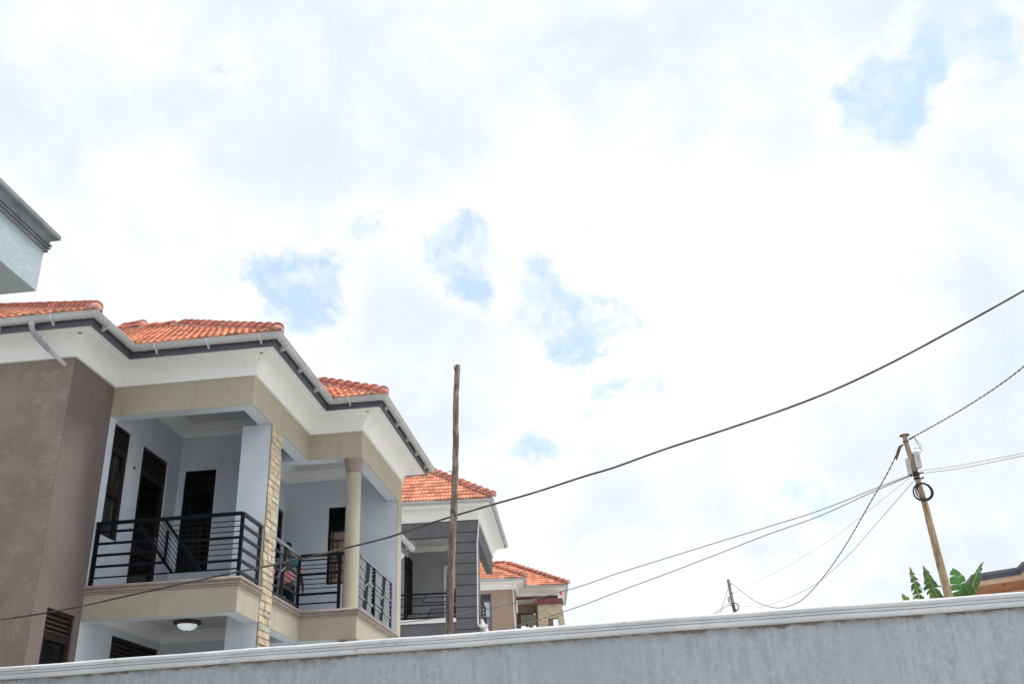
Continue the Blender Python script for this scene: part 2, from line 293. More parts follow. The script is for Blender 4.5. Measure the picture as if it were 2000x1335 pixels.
# ------------------------------------------------------------------ mesh helpers
COL = sc.collection
class MB:
    def __init__(s): s.v = []; s.f = []
    def quad(s, a, b, c, d):
        i = len(s.v); s.v += [tuple(a), tuple(b), tuple(c), tuple(d)]; s.f.append((i, i + 1, i + 2, i + 3)); return s
    def poly(s, pts):
        i = len(s.v); s.v += [tuple(p) for p in pts]; s.f.append(tuple(range(i, i + len(pts)))); return s
    def box(s, x0, x1, y0, y1, z0, z1):
        i = len(s.v)
        s.v += [(x, y, z) for z in (z0, z1) for y in (y0, y1) for x in (x0, x1)]
        for f in ((0, 2, 3, 1), (4, 5, 7, 6), (0, 1, 5, 4), (2, 6, 7, 3), (0, 4, 6, 2), (1, 3, 7, 5)): s.f.append(tuple(i + k for k in f))
        return s
    def bar(s, p, q, w, h, side=None):
        p = Vector(p); q = Vector(q); d = (q - p).normalized()
        sd_ = Vector(side) if side is not None else d.cross(Vector((0, 0, 1)))
        if sd_.length < 1e-4: sd_ = Vector((1, 0, 0))
        sd_ = (sd_ - d * sd_.dot(d)).normalized(); u = d.cross(sd_).normalized()
        i = len(s.v)
        for c in (p, q):
            for a, b in ((-1, -1), (1, -1), (1, 1), (-1, 1)): s.v.append(tuple(c + sd_ * (a * w / 2) + u * (b * h / 2)))
        for f in ((3, 2, 1, 0), (4, 5, 6, 7), (0, 1, 5, 4), (1, 2, 6, 5), (2, 3, 7, 6), (3, 0, 4, 7)): s.f.append(tuple(i + k for k in f))
        return s
    def tube(s, pts, r, seg=8, cap=True, jitter=0.0):
        pts = [Vector(p) for p in pts]; n = len(pts); i0 = len(s.v)
        rs = r if isinstance(r, (list, tuple)) else [r] * n
        ref = Vector((0.13, 0.97, 0.2))
        for k in range(n):
            d = (pts[min(k + 1, n - 1)] - pts[max(k - 1, 0)]).normalized()
            if abs(d.dot(ref)) > 0.97: rf = Vector((1, 0, 0))
            else: rf = ref
            a = d.cross(rf).normalized(); b = d.cross(a).normalized()
            for j in range(seg):
                t = 2 * math.pi * j / seg; rr_ = rs[k] * (1 + random.uniform(-jitter, jitter))
                s.v.append(tuple(pts[k] + a * (rr_ * math.cos(t)) + b * (rr_ * math.sin(t))))
        for k in range(n - 1):
            for j in range(seg):
                j2 = (j + 1) % seg
                s.f.append((i0 + k * seg + j, i0 + k * seg + j2, i0 + (k + 1) * seg + j2, i0 + (k + 1) * seg + j))
        if cap:
            s.f.append(tuple(i0 + j for j in range(seg))); s.f.append(tuple(i0 + (n - 1) * seg + j for j in reversed(range(seg))))
        return s
    def lathe(s, c, prof, seg=24):
        i0 = len(s.v); n = len(prof)
        for r, z in prof:
            for j in range(seg):
                t = 2 * math.pi * j / seg; s.v.append((c[0] + r * math.cos(t), c[1] + r * math.sin(t), c[2] + z))
        for k in range(n - 1):
            for j in range(seg):
                j2 = (j + 1) % seg
                s.f.append((i0 + k * seg + j, i0 + k * seg + j2, i0 + (k + 1) * seg + j2, i0 + (k + 1) * seg + j))
        s.f.append(tuple(i0 + j for j in reversed(range(seg)))); s.f.append(tuple(i0 + (n - 1) * seg + j for j in range(seg)))
        return s
    def sweep(s, path, prof, closed=True, caps=True):
        # path: xy points, outward = right hand side of travel; prof: (out, z) points
        n = len(path); m_ = len(prof); i0 = len(s.v)
        nr = []
        for k in range(n - 1):
            d = Vector((path[k + 1][0] - path[k][0], path[k + 1][1] - path[k][1])).normalized(); nr.append(Vector((d.y, -d.x)))
        for k in range(n):
            if k == 0: o = nr[0]
            elif k == n - 1: o = nr[-1]
            else: o = (nr[k - 1] + nr[k]) / (1 + nr[k - 1].dot(nr[k]))
            for a, z in prof: s.v.append((path[k][0] + o.x * a, path[k][1] + o.y * a, z))
        mm = m_ if closed else m_ - 1
        for k in range(n - 1):
            for j in range(mm):
                j2 = (j + 1) % m_
                s.f.append((i0 + k * m_ + j, i0 + k * m_ + j2, i0 + (k + 1) * m_ + j2, i0 + (k + 1) * m_ + j))
        if caps and closed:
            s.f.append(tuple(i0 + j for j in range(m_))); s.f.append(tuple(i0 + (n - 1) * m_ + j for j in reversed(range(m_))))
        return s
    def wall(s, o, u, n, W, H, holes=(), t=0.2):
        # panel with openings; o lower corner, u along, Z up, n outward; holes (a0,a1,b0,b1)
        o = Vector(o); u = Vector(u); n = Vector(n); z = Vector((0, 0, 1))
        A = sorted({0, W, *[h[0] for h in holes], *[h[1] for h in holes]}); B = sorted({0, H, *[h[2] for h in holes], *[h[3] for h in holes]})
        P = lambda a, b, d=0.0: o + u * a + z * b - n * d
        for i in range(len(A) - 1):
            for j in range(len(B) - 1):
                ca, cb = (A[i] + A[i + 1]) / 2, (B[j] + B[j + 1]) / 2
                if any(h[0] < ca < h[1] and h[2] < cb < h[3] for h in holes): continue
                for d in (0.0, t): s.quad(P(A[i], B[j], d), P(A[i + 1], B[j], d), P(A[i + 1], B[j + 1], d), P(A[i], B[j + 1], d))
        for a0, a1, b0, b1 in [(0, W, 0, H), *holes]:
            s.quad(P(a0, b0), P(a1, b0), P(a1, b0, t), P(a0, b0, t)); s.quad(P(a0, b1), P(a1, b1), P(a1, b1, t), P(a0, b1, t))
            s.quad(P(a0, b0), P(a0, b1), P(a0, b1, t), P(a0, b0, t)); s.quad(P(a1, b0), P(a1, b1), P(a1, b1, t), P(a1, b0, t))
        return s
    def build(s, name, material, parent=None, smooth=None, shift=None):
        me = bpy.data.meshes.new(name)
        if shift is None and parent is not None: shift = parent.get('_o')
        vv = s.v if shift is None else [(a - shift[0], b - shift[1], c - shift[2]) for a, b, c in s.v]
        me.from_pydata(vv, [], s.f); me.update()
        if smooth is not None:
            me.polygons.foreach_set('use_smooth', [True] * len(me.polygons)); me.set_sharp_from_angle(angle=R(smooth))
        for mt in (material if isinstance(material, (list, tuple)) else [material]): me.materials.append(mt)
        o = bpy.data.objects.new(name, me); COL.objects.link(o)
        if parent is not None:
            o.parent = parent
            if parent.get('_o') is not None: o['_o'] = parent['_o']
        return o
def thing(name, label, cat, loc, rotz=0.0, group=None, world_coords=True):
    o = bpy.data.objects.new(name, None); COL.objects.link(o); o.location = loc; o.rotation_euler = (0, 0, rotz)
    o.empty_display_size = 0.2
    if world_coords: o['_o'] = list(loc)
    o['label'] = label; o['category'] = cat
    if group: o['group'] = group
    return o
def tag(o, label=None, cat=None, group=None, kind=None):
    for k, v in (('label', label), ('category', cat), ('group', group), ('kind', kind)):
        if v: o[k] = v
    return o
def centred(o):
    # move the origin of a single mesh thing to the foot of its geometry
    me = o.data; xs = [v.co for v in me.vertices]; lo = Vector((sum(c.x for c in xs) / len(xs), sum(c.y for c in xs) / len(xs), min(c.z for c in xs)))
    me.transform(Matrix.Translation(-lo)); o.location = lo; return o

# ------------------------------------------------------------------ ground
def gz(x, y):
    if y < 9: return 0.0
    if y < 60: return (y - 9) * 0.135
    return 6.885 + 0.4 * math.sin((y - 60) / 60.0) - (y - 60) * 0.004
g = MB(); xs = [-900, -400, -200, -100, -60, -40, -25, -15, -8, -4, 0, 4, 8, 15, 25, 40, 60, 100, 200, 400, 900]
ys = [-900, -300, -100, -30, 0, 4, 9, 10, 12, 16, 22, 30, 40, 50, 60, 75, 100, 150, 250, 500, 1000]
idx = {}
for j, y in enumerate(ys):
    for i, x_ in enumerate(xs): idx[i, j] = len(g.v); g.v.append((x_, y, gz(x_, y)))
for j in range(len(ys) - 1):
    for i in range(len(xs) - 1): g.f.append((idx[i, j], idx[i + 1, j], idx[i + 1, j + 1], idx[i, j + 1]))
tag(g.build('ground', groundm), kind='structure')

# ------------------------------------------------------------------ yard wall with moulded coping
wx0, wx1 = -14.0, 12.0
wy = lambda x: 8.66 - 0.076 * (x + 5.69)
yw = thing('boundary_wall', 'long grey plastered yard wall with whitewashed moulded coping along the bottom of the view', 'wall', (0, wy(0) + 0.1, 0))
path = [(wx0, wy(wx0)), (wx1, wy(wx1))]
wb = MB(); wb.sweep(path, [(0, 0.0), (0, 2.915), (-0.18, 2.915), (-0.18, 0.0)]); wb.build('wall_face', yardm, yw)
def bead(cz, r, out, n=7, a0=-90, a1=90):
    return [(out + r * 0.9 * math.cos(R(a0 + (a1 - a0) * i / (n - 1))), cz + r * math.sin(R(a0 + (a1 - a0) * i / (n - 1)))) for i in range(n)]
prof = [(0.0, 2.905)] + bead(2.925, 0.019, 0.035) + [(0.030, 2.946), (0.040, 2.948), (0.040, 2.968), (0.030, 2.970)] + bead(2.990, 0.019, 0.045) + [(-0.18, 3.012), (-0.21, 2.98), (-0.21, 2.905)]
cp = MB(); NP = 140
pp = [(wx0 + (wx1 - wx0) * i / NP, wy(wx0 + (wx1 - wx0) * i / NP)) for i in range(NP + 1)]
cp.sweep(pp, prof)
cp.v = [(a, b + 0.004 * math.sin(a * 3.1) + random.uniform(-.0012, .0012), c + 0.0025 * math.sin(a * 1.7 + 1) + 0.0012 * math.sin(a * 5.3) + random.uniform(-.0012, .0012)) for a, b, c in cp.v]
cp.build('coping', coping_m, yw, smooth=40)

# ------------------------------------------------------------------ shared builders
def cornice(parent, outline, zb, zs, out, material, name='cornice'):
    """white cove from the wall head zb out to the soffit zs; out = width of the eave"""
    h = zs - zb - 0.05
    pr = [(0.0, zb), (0.042, zb), (0.042, zb + 0.024), (0.014, zb + 0.028), (0.014, zb + 0.042), (0.018, zb + 0.05)]
    cw = out * 0.62
    for i in range(1, 9):
        t = i / 8 * math.pi / 2; pr.append((0.018 + cw * (1 - math.cos(t)), zb + 0.05 + h * 0.94 * math.sin(t)))
    x_ = pr[-1][0]
    pr += [(x_ + 0.012, zs - 0.014), (x_ + 0.03, zs - 0.014), (x_ + 0.038, zs - 0.003), (out, zs), (out, zs + 0.03), (0.0, zs + 0.03)]
    mb = MB(); mb.sweep(outline, pr); return mb.build(name, material, parent, smooth=28)
def offset_path(path, a):
    mb = MB(); mb.sweep(path, [(a, 0), (a, 1)], closed=False); return [mb.v[2 * k][:2] for k in range(len(path))]
def gutter(parent, outline, zt, out, material, jm, bmt, r=0.062, spacing=0.85, first=0.35):
    n = 9; pr = []
    for i in range(n): t = math.pi + math.pi * i / (n - 1); pr.append((out - r * math.cos(t) * -1 * -1, zt + r * math.sin(t) * 1.15))
    pr = [(out - r * math.cos(math.pi * i / (n - 1)) , zt - r * 1.15 * math.sin(math.pi * i / (n - 1))) for i in range(n)]
    inn = [(out - (r - 0.007) * math.cos(math.pi * i / (n - 1)), zt - (r - 0.007) * 1.15 * math.sin(math.pi * i / (n - 1))) for i in range(n)]
    lip = [(out + r + 0.006, zt - 0.004), (out + r + 0.006, zt + 0.010), (out + r - 0.008, zt + 0.010)]
    mb = MB(); mb.sweep(outline, pr + lip + inn[::-1]); gt = mb.build('gutter', material, parent, smooth=30)
    op = offset_path(outline, out)
    for k in range(len(op) - 1):
        a = Vector((*op[k], 0)); b = Vector((*op[k + 1], 0)); L_ = (b - a).length; d = (b - a).normalized(); nn = Vector((d.y, -d.x, 0))
        if L_ < 0.3: continue
        def band(s, w, rr, foot, mtr, nm):
            mm = MB(); c = a + d * s
            P2 = lambda t, rad, o: c + d * o + nn * (-rad * math.cos(t)) + Vector((0, 0, zt - rad * 1.15 * math.sin(t)))
            K = 8
            for q in range(K):
                t0, t1 = math.pi * q / K, math.pi * (q + 1) / K
                mm.quad(P2(t0, rr, -w), P2(t1, rr, -w), P2(t1, rr, w), P2(t0, rr, w))
                for o in (-w, w): mm.quad(P2(t0, r - 0.002, o), P2(t1, r - 0.002, o), P2(t1, rr, o), P2(t0, rr, o))
            if foot:
                for o in (-w * 0.7, w * 0.7):
                    mm.poly([c + d * o - nn * (r + 0.01) + Vector((0, 0, zt - 0.03)), c + d * o + nn * 0.0 + Vector((0, 0, zt - rr * 1.1)), c + d * o - nn * (r * 0.35) + Vector((0, 0, zt - rr * 1.65)), c + d * o - nn * (r + 0.01) + Vector((0, 0, zt - rr * 1.75))])
                mm.quad(c - d * w * 0.7 + Vector((0, 0, zt - rr * 1.1)), c + d * w * 0.7 + Vector((0, 0, zt - rr * 1.1)), c + d * w * 0.7 - nn * (r * 0.35) + Vector((0, 0, zt - rr * 1.65)), c - d * w * 0.7 - nn * (r * 0.35) + Vector((0, 0, zt - rr * 1.65)))
            mm.build(nm, mtr, gt, smooth=40)
        s = first
        while s < L_ - 0.12:
            band(s, 0.009, r + 0.008, True, bmt, 'gutter_bracket'); s += spacing
        for s in (0.16, L_ - 0.16): band(s, 0.020, r + 0.004, False, material, 'gutter_joint')
        if L_ > 0.8:
            pass
    return gt
# one clay tile: two rolls wide, lifted nose
TW_, TL_, TE_ = 0.225, 0.40, 0.315
def tile_geometry():
    mb = MB(); K = 10
    zf = lambda t: 0.026 * (0.5 - 0.5 * math.cos(4 * math.pi * t)) ** 0.8
    rows = [(0.0, -0.045), (0.0, 0.0), (TL_, 0.0)]
    for y, dz in rows:
        for i in range(K + 1): mb.v.append((TW_ * 1.02 * i / K, y, zf(i / K) + dz))
    n = K + 1
    for j in range(2):
        for i in range(K): mb.f.append((j * n + i, j * n + i + 1, (j + 1) * n + i + 1, (j + 1) * n + i))
    return mb
TILE = tile_geometry()
def tile_mesh(mt):
    me = bpy.data.meshes.new('tile'); me.from_pydata(TILE.v, [], TILE.f); me.materials.append(mt)
    me.polygons.foreach_set('use_smooth', [True] * len(me.polygons)); me.set_sharp_from_angle(angle=R(50)); return me
TM = tile_mesh(tile_m); TML = tile_mesh(tile_lichen)
def facet_tiles(origin, u, inward, pitch, a0, a1, k0, k1, dmax, lift=0.03, clips=()):
    """matrices of the tiles of one roof slope; row limits a0+k0*d .. a1+k1*d"""
    u = Vector(u); iw = Vector(inward); s = (iw * math.cos(pitch) + Vector((0, 0, math.sin(pitch)))).normalized(); n = u.cross(s).normalized()
    if n.z < 0: n = -n
    out = []; j = 0
    while True:
        d = j * TE_ * math.cos(pitch)
        if d > dmax: break
        lo, hi = a0 + k0 * d, a1 + k1 * d
        if clips: lo -= 0.4; hi += 0.4
        i = math.floor(lo / TW_)
        while i * TW_ < hi - TW_ * 0.35:
            a = i * TW_
            if a + TW_ * 0.55 > lo:
                t = R(5.2 + random.uniform(-0.7, 0.7)); sy = (s * math.cos(t) - n * math.sin(t)); nz = (n * math.cos(t) + s * math.sin(t))
                rz = random.uniform(-0.012, 0.012); uu = (u + sy * rz).normalized()
                o = Vector(origin) + u * a + s * (j * TE_ + random.uniform(-.006, .006)) + n * (lift + random.uniform(-0.003, 0.003))
                mt = Matrix.Identity(4)
                for r_ in range(3): mt[r_][0] = uu[r_]; mt[r_][1] = sy[r_]; mt[r_][2] = nz[r_]; mt[r_][3] = o[r_]
                vs_ = [mt @ Vector(v) for v in TILE.v]; cut = False; drop = False
                for co, no in clips:
                    dd_ = [(v.x - co[0]) * no[0] + (v.y - co[1]) * no[1] for v in vs_]
                    if min(dd_) > -0.01: drop = True
                    elif max(dd_) > 0.0: cut = True
                if not drop: out.append((mt, j, clips if cut else None))
            i += 1
        j += 1
    return out
def clipped_tile(q, me0, sh):
    bm = bmesh.new(); bm.from_mesh(me0); inv = q[0].inverted()
    for co, no in q[2]:
        c = inv @ Vector((co[0], co[1], q[0].translation.z)); n = (inv.to_3x3() @ Vector((no[0], no[1], 0))).normalized()
        bmesh.ops.bisect_plane(bm, geom=bm.verts[:] + bm.edges[:] + bm.faces[:], plane_co=c, plane_no=n, clear_outer=True)
    me = me0.copy(); bm.to_mesh(me); bm.free(); return me
def place_tiles(roof, mats, cam_local, limit=300, shift=(0, 0, 0), lichen_rows=()):
    sh = Vector(shift)
    mats = sorted(mats, key=lambda q: (q[0].translation - cam_local).length + q[3])
    for q in mats[:limit]:
        me = TML if (q[1] in lichen_rows and random.random() < 0.35) or random.random() < 0.012 else TM
        if q[2]: me = clipped_tile(q, me, shift)
        if not me.polygons: continue
        o = bpy.data.objects.new('tile', me); COL.objects.link(o); o.parent = roof
        mt = q[0].copy(); mt.translation = mt.translation - sh; o.matrix_local = mt
    rest = mats[limit:]
    if rest:
        mb = MB()
        for q in rest:
            if q[2]:
                me = clipped_tile(q, TM, shift); tv, tf = [v.co.copy() for v in me.vertices], [tuple(p.vertices) for p in me.polygons]; bpy.data.meshes.remove(me)
            else: tv, tf = TILE.v, TILE.f
            i = len(mb.v); mb.v += [tuple(q[0] @ Vector(v)) for v in tv]; mb.f += [tuple(i + k for k in f) for f in tf]
        o = mb.build('tile_field', tile_m, roof, smooth=50); o['kind'] = 'stuff'
def ridge_caps(parent, p, q, r=0.088, step=0.34, mortar=True, m1=ridge_m, endcap=True, rmul=1.0, shift=(0, 0, 0)):
    p = Vector(p); q = Vector(q); L_ = (q - p).length; d = (q - p).normalized(); sd_ = d.cross(Vector((0, 0, 1))).normalized(); up = sd_.cross(d).normalized()
    n = int(L_ / step)
    mb = MB(); K = 8
    for e_, rr_, lz in ((0.0, r * 1.16, 0.030), (step + 0.05, r * 0.94, 0.0)):
        for k in range(K + 1):
            t = math.pi * (k / K * 1.16 - 0.08); mb.v.append((rr_ * math.cos(t), e_, rr_ * math.sin(t) * 0.9 + lz))
    for k in range(K + 1):
        t = math.pi * (k / K * 1.16 - 0.08); mb.v.append((r * .95 * math.cos(t), 0.0, r * .95 * math.sin(t) * 0.9))
    for k in range(K): mb.f.append((k, k + 1, K + 2 + k, K + 1 + k)); mb.f.append((2 * K + 2 + k, 2 * K + 3 + k, k + 1, k))
    me = bpy.data.meshes.new('ridge_tile'); me.from_pydata(mb.v, [], mb.f); me.materials.append(m1)
    me.polygons.foreach_set('use_smooth', [True] * len(me.polygons)); me.set_sharp_from_angle(angle=R(50))
    for i in range(n):
        o = bpy.data.objects.new('ridge_tile', me); COL.objects.link(o); o.parent = parent
        c = p + d * (i * step) + up * random.uniform(-.004, .004) - Vector(shift); j = random.uniform(-.03, .03)
        mt = Matrix.Identity(4); s2 = (sd_ + d * j).normalized()
        for r_ in range(3): mt[r_][0] = s2[r_]; mt[r_][1] = d[r_]; mt[r_][2] = up[r_]; mt[r_][3] = c[r_]
        o.matrix_local = mt
    if mortar:
        mm = MB(); K = 10; pts = []
        N_ = max(4, int(L_ / 0.12))
        for i in range(N_ + 1):
            c = p + d * (L_ * i / N_)
            for k in range(K + 1):
                t = math.pi * k / K; w = r * (1.22 + random.uniform(-.03, .03)); pts.append(c + sd_ * (w * math.cos(t)) + up * (r * 0.74 * math.sin(t) - 0.035))
        mm.v = [tuple(v) for v in pts]
        for i in range(N_):
            for k in range(K): a = i * (K + 1) + k; mm.f.append((a, a + 1, a + K + 2, a + K + 1))
        mm.build('mortar', mortar_m, parent, smooth=50)
    if endcap:
        mm = MB()
        pts = []
        for i in range(5):
            t = i / 4 * math.pi / 2
            for k in range(9):
                w = math.pi * k / 8; pts.append(p - d * (0.09 * math.sin(t)) + sd_ * (r * 1.2 * math.cos(t) * math.cos(w)) + up * (r * 1.08 * math.cos(t) * math.sin(w) - 0.01))
        mm.v = [tuple(v) for v in pts]
        for i in range(4):
            for k in range(8): a = i * 9 + k; mm.f.append((a, a + 1, a + 10, a + 9))
        mm.build('ridge_end', mortar_m, parent, smooth=60)

def window(parent, o, u, n, W, H, lou=0.0, nl=5, hbars=(), vbars=(), fw=0.045, recess=0.05, fm=frm, pm=pane_m, lm=louv, name='window', grille=None, curtain=False, leaf=None):
    """o: lower corner on the wall face, u: along, n: outward."""
    o = Vector(o); u = Vector(u); n = Vector(n); z = Vector((0, 0, 1)); P = lambda a, b, d=0.0: o + u * a + z * b - n * (recess + d)
    f = MB(); dn = tuple(n)
    f.bar(P(fw / 2, 0), P(fw / 2, H), 0.05, fw, side=n); f.bar(P(W - fw / 2, 0), P(W - fw / 2, H), 0.05, fw, side=n)
    f.bar(P(fw, fw / 2), P(W - fw, fw / 2), 0.05, fw, side=n); f.bar(P(fw, H - fw / 2), P(W - fw, H - fw / 2), 0.05, fw, side=n)
    top = H
    if lou: f.bar(P(fw, H - lou), P(W - fw, H - lou), 0.05, fw * 1.7, side=n); top = H - lou
    for b in hbars: f.bar(P(fw, b), P(W - fw, b), 0.054, fw * 1.2, side=n)
    for a in vbars: f.bar(P(a, fw), P(a, H - fw), 0.052, fw, side=n)
    w = f.build(name, fm, parent)
    edges = [fw] + sorted(vbars) + [W - fw]
    hb = [0.0] + sorted(hbars) + [top]
    for i in range(len(hb) - 1):
        for a0, a1 in zip(edges[:-1], edges[1:]):
            q = MB(); q.quad(P(a0, hb[i], 0.012), P(a1, hb[i], 0.012), P(a1, hb[i + 1], 0.012), P(a0, hb[i + 1], 0.012))
            q.quad(P(a0, hb[i], 0.018), P(a1, hb[i], 0.018), P(a1, hb[i + 1], 0.018), P(a0, hb[i + 1], 0.018)); q.build('pane', pm, w)
            if leaf:
                s_ = MB(); e_ = 0.03
                x0, x1, y0, y1 = a0 + 0.012, a1 - 0.012, hb[i] + fw * .6, hb[i + 1] - fw * .6
                for aa, bb in (((x0, y0), (x1, y0)), ((x0, y1), (x1, y1)), ((x0, y0), (x0, y1)), ((x1, y0), (x1, y1))): s_.bar(P(*aa, -0.004), P(*bb, -0.004), 0.04, e_, side=n)
                s_.build('sash', fm, w)
    if lou:
        for k in range(nl):
            b = H - lou + fw * 1.1 + (lou - fw * 2.1) * (k + 0.5) / nl; hh = (lou - fw * 2) / nl
            q = MB(); q.quad(P(fw, b - hh * .5, -0.028), P(W - fw, b - hh * .5, -0.028), P(W - fw, b + hh * .42, 0.014), P(fw, b + hh * .42, 0.014))
            q.quad(P(fw, b - hh * .5, -0.028), P(W - fw, b - hh * .5, -0.028), P(W - fw, b - hh * .5 - 0.004, -0.024), P(fw, b - hh * .5 - 0.004, -0.024))
            q.build('louvre', lm, w)
        bk = MB(); bk.quad(P(fw, H - lou, 0.022), P(W - fw, H - lou, 0.022), P(W - fw, H, 0.022), P(fw, H, 0.022)); bk.build('louvre_backing', intm, w)
    if 'door' in name:
        q = MB(); hx = W - fw * 1.2; q.bar(P(hx, 1.02, -0.03), P(hx, 1.20, -0.03), 0.02, 0.03, side=n); q.bar(P(hx, 1.12, -0.055), P(hx - 0.11, 1.12, -0.055), 0.014, 0.014, side=n); q.bar(P(hx, 1.12, -0.03), P(hx, 1.12, -0.055), 0.014, 0.014, side=Vector((0, 0, 1))); q.build('handle', silver, w)
    if grille:
        for (a0, b0, a1, b1) in grille:
            q = MB(); q.bar(P(a0, b0, -0.035), P(a1, b1, -0.035), 0.014, 0.018, side=n); q.build('grille_bar', black, w)
    return w
def stones(parent, o, u, n, W, H, course=0.115, wmin=0.13, wmax=0.26, proud=0.012, limit=300, holes=()):
    o = Vector(o); u = Vector(u); n = Vector(n); z = Vector((0, 0, 1))
    b = 0.0; cnt = 0
    while b < H - 0.02:
        h = min(course * random.uniform(0.85, 1.2), H - b); a = 0.0
        while a < W - 0.01:
            w = random.uniform(wmin, wmax)
            if W - a - w < wmin * 0.6: w = W - a
            if not any(a < hx1 and a + w > hx0 and b < hz1 and b + h > hz0 for hx0, hx1, hz0, hz1 in holes):
                mb = MB(); g_ = 0.004; d = proud + random.uniform(-0.008, 0.010)
                J = lambda: random.uniform(-0.004, 0.004)
                c = [(a + g_, b + g_), (a + w - g_, b + g_), (a + w - g_, b + h - g_), (a + g_, b + h - g_)]
                c = [(x_ + J(), y_ + J()) for x_, y_ in c]
                lo = [o + u * x_ + z * y_ for x_, y_ in c]; i_ = 0.006
                ce = (a + w / 2, b + h / 2)
                hi = [o + u * (x_ + (i_ if x_ < ce[0] else -i_)) + z * (y_ + (i_ if y_ < ce[1] else -i_)) + n * (d + J() * .8) for x_, y_ in c]
                mb.v = [tuple(v) for v in lo + hi]
                mb.f = [(4, 5, 6, 7)] + [(k, (k + 1) % 4, 4 + (k + 1) % 4, 4 + k) for k in range(4)]
                mb.build('stone', random.choice((stoneA, stoneA, stoneA, stoneA, stoneB, stoneC, stoneD)), parent)
            a += w
        b += h

# ================================================================== HOUSE 1: brown and tan two-storey house
X0, X1, X2 = -7.54, -5.34, -4.41
Y0, Y1, Y2, YE = 11.86, 13.0, 15.6, 18.57
FZ, BB, WH = 4.70, 7.26, 7.71        # upper floor, beam underside, wall head
h1 = thing('two_storey_house', 'nearest house, brown and tan, two storeys with corner balconies and orange tiled roof', 'house', (-6.5, 15.0, gz(0, 13)))
GB = gz(0, 12) - 0.3
outline = [(-16, Y0), (X0, Y0), (X0, Y1), (X1, Y1), (X1, Y2), (X2, Y2), (X2, YE), (-16, YE)]
# brown block
w_ = MB()
w_.wall((-16, Y0, GB), (1, 0, 0), (0, -1, 0), 16 + X0 - 0.202, WH - GB, t=0.2)
w_.quad((X0 - 0.202, Y0, GB), (X0 - .001, Y0 - .0, GB), (X0 - .001, Y0 - .0, WH), (X0 - 0.202, Y0, WH))
w_.build('front_wall', brown, h1)
w_ = MB(); w_.wall((X0, Y0 + .003, GB), (0, 1, 0), (1, 0, 0), Y1 - Y0 - .005, WH - GB, [(0.31, 0.995, 2.0, 4.31 - GB)], t=0.2)
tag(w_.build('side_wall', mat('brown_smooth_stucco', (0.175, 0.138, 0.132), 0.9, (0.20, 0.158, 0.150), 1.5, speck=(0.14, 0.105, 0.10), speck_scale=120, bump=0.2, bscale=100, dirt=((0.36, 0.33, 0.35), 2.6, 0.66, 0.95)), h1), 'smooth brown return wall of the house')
window(h1, (X0, Y0 + 0.31, GB + 2.0), (0, 1, 0), (1, 0, 0), 0.685, 4.31 - GB - 2.0, lou=0.34, nl=4, hbars=(), fw=0.05, leaf=True)
# white painted inner walls
w_ = MB(); HH = WH + 0.25
w_.wall((X0, Y1, FZ), (0, 1, 0), (1, 0, 0), 2.41, 3.2, [(0.17, 0.68, 0.82, 2.52), (1.10, 1.99, 0.0, 2.49)], t=0.22)
w_.wall((X0, 15.41, FZ), (1, 0, 0), (0, -1, 0), 1.75, 3.2, [(0.11, 0.66, 0.76, 2.47)], t=0.14)
w_.wall((X0, Y1, GB), (0, 1, 0), (1, 0, 0), 2.41, FZ - 0.1 - GB, [(0.90, 2.38, 0.0, 4.23 - GB)], t=0.22)
w_.wall((X0, 15.41, GB), (1, 0, 0), (0, -1, 0), 1.75, FZ - 0.1 - GB, [(1.27, 1.60, 2.1, 4.07 - GB)], t=0.14)
w_.build('balcony_wall', plaster, h1)
window(h1, (X0, Y1 + 0.17, FZ + 0.82), (0, 1, 0), (1, 0, 0), 0.51, 1.70, lou=0.38, nl=5, hbars=(0.66,), fw=0.045, leaf=True, pm=mat('curtained_dark_glass', (0.006, 0.007, 0.008), 0.15, (0.075, 0.065, 0.045), 12, mixw=(0.53, 0.62), stretch=(1, 1, 0.12)))
window(h1, (X0, Y1 + 1.10, FZ + 0.02), (0, 1, 0), (1, 0, 0), 0.89, 2.47, lou=0.40, nl=5, hbars=(0.86,), fw=0.07, name='balcony_door', leaf=True)
window(h1, (X0 + 0.11, 15.41, FZ + 0.76), (1, 0, 0), (0, -1, 0), 0.55, 1.71, lou=0.38, nl=5, hbars=(0.82,), fw=0.05, leaf=True, fm=black, lm=frm, grille=[(x_, 0.06, x_, 1.30) for x_ in (0.17, 0.29, 0.41)])
window(h1, (X0, Y1 + 0.90, GB + 0.02), (0, 1, 0), (1, 0, 0), 1.48, 4.21 - GB, lou=0.42, nl=5, vbars=(0.74,), fw=0.05, name='glazed_door')
window(h1, (X0 + 1.27, 15.41, GB + 2.1), (1, 0, 0), (0, -1, 0), 0.33, 4.05 - GB - 2.1, lou=0.3, nl=4, fw=0.04)
# pier between the balconies: plaster front, stone clad side; divider behind it
p_ = MB(); p_.box(-5.81, X1 - 0.012, 13.83, 14.26, GB, BB - 0.002); p_.box(-5.88, -5.785, 14.262, 15.408, GB, 7.9); p_.build('pier', plaster, h1)
jm_ = MB(); jm_.box(X1 - 0.012, X1 + 0.004, 13.832, 14.262, GB, BB - 0.004); cl = jm_.build('stone_cladding', joint_m, h1)
stones(cl, (X1 + 0.004, 13.83, 2.4), (0, 1, 0), (1, 0, 0), 0.435, BB - 2.41, course=0.10, wmin=0.11, wmax=0.27, proud=0.014)
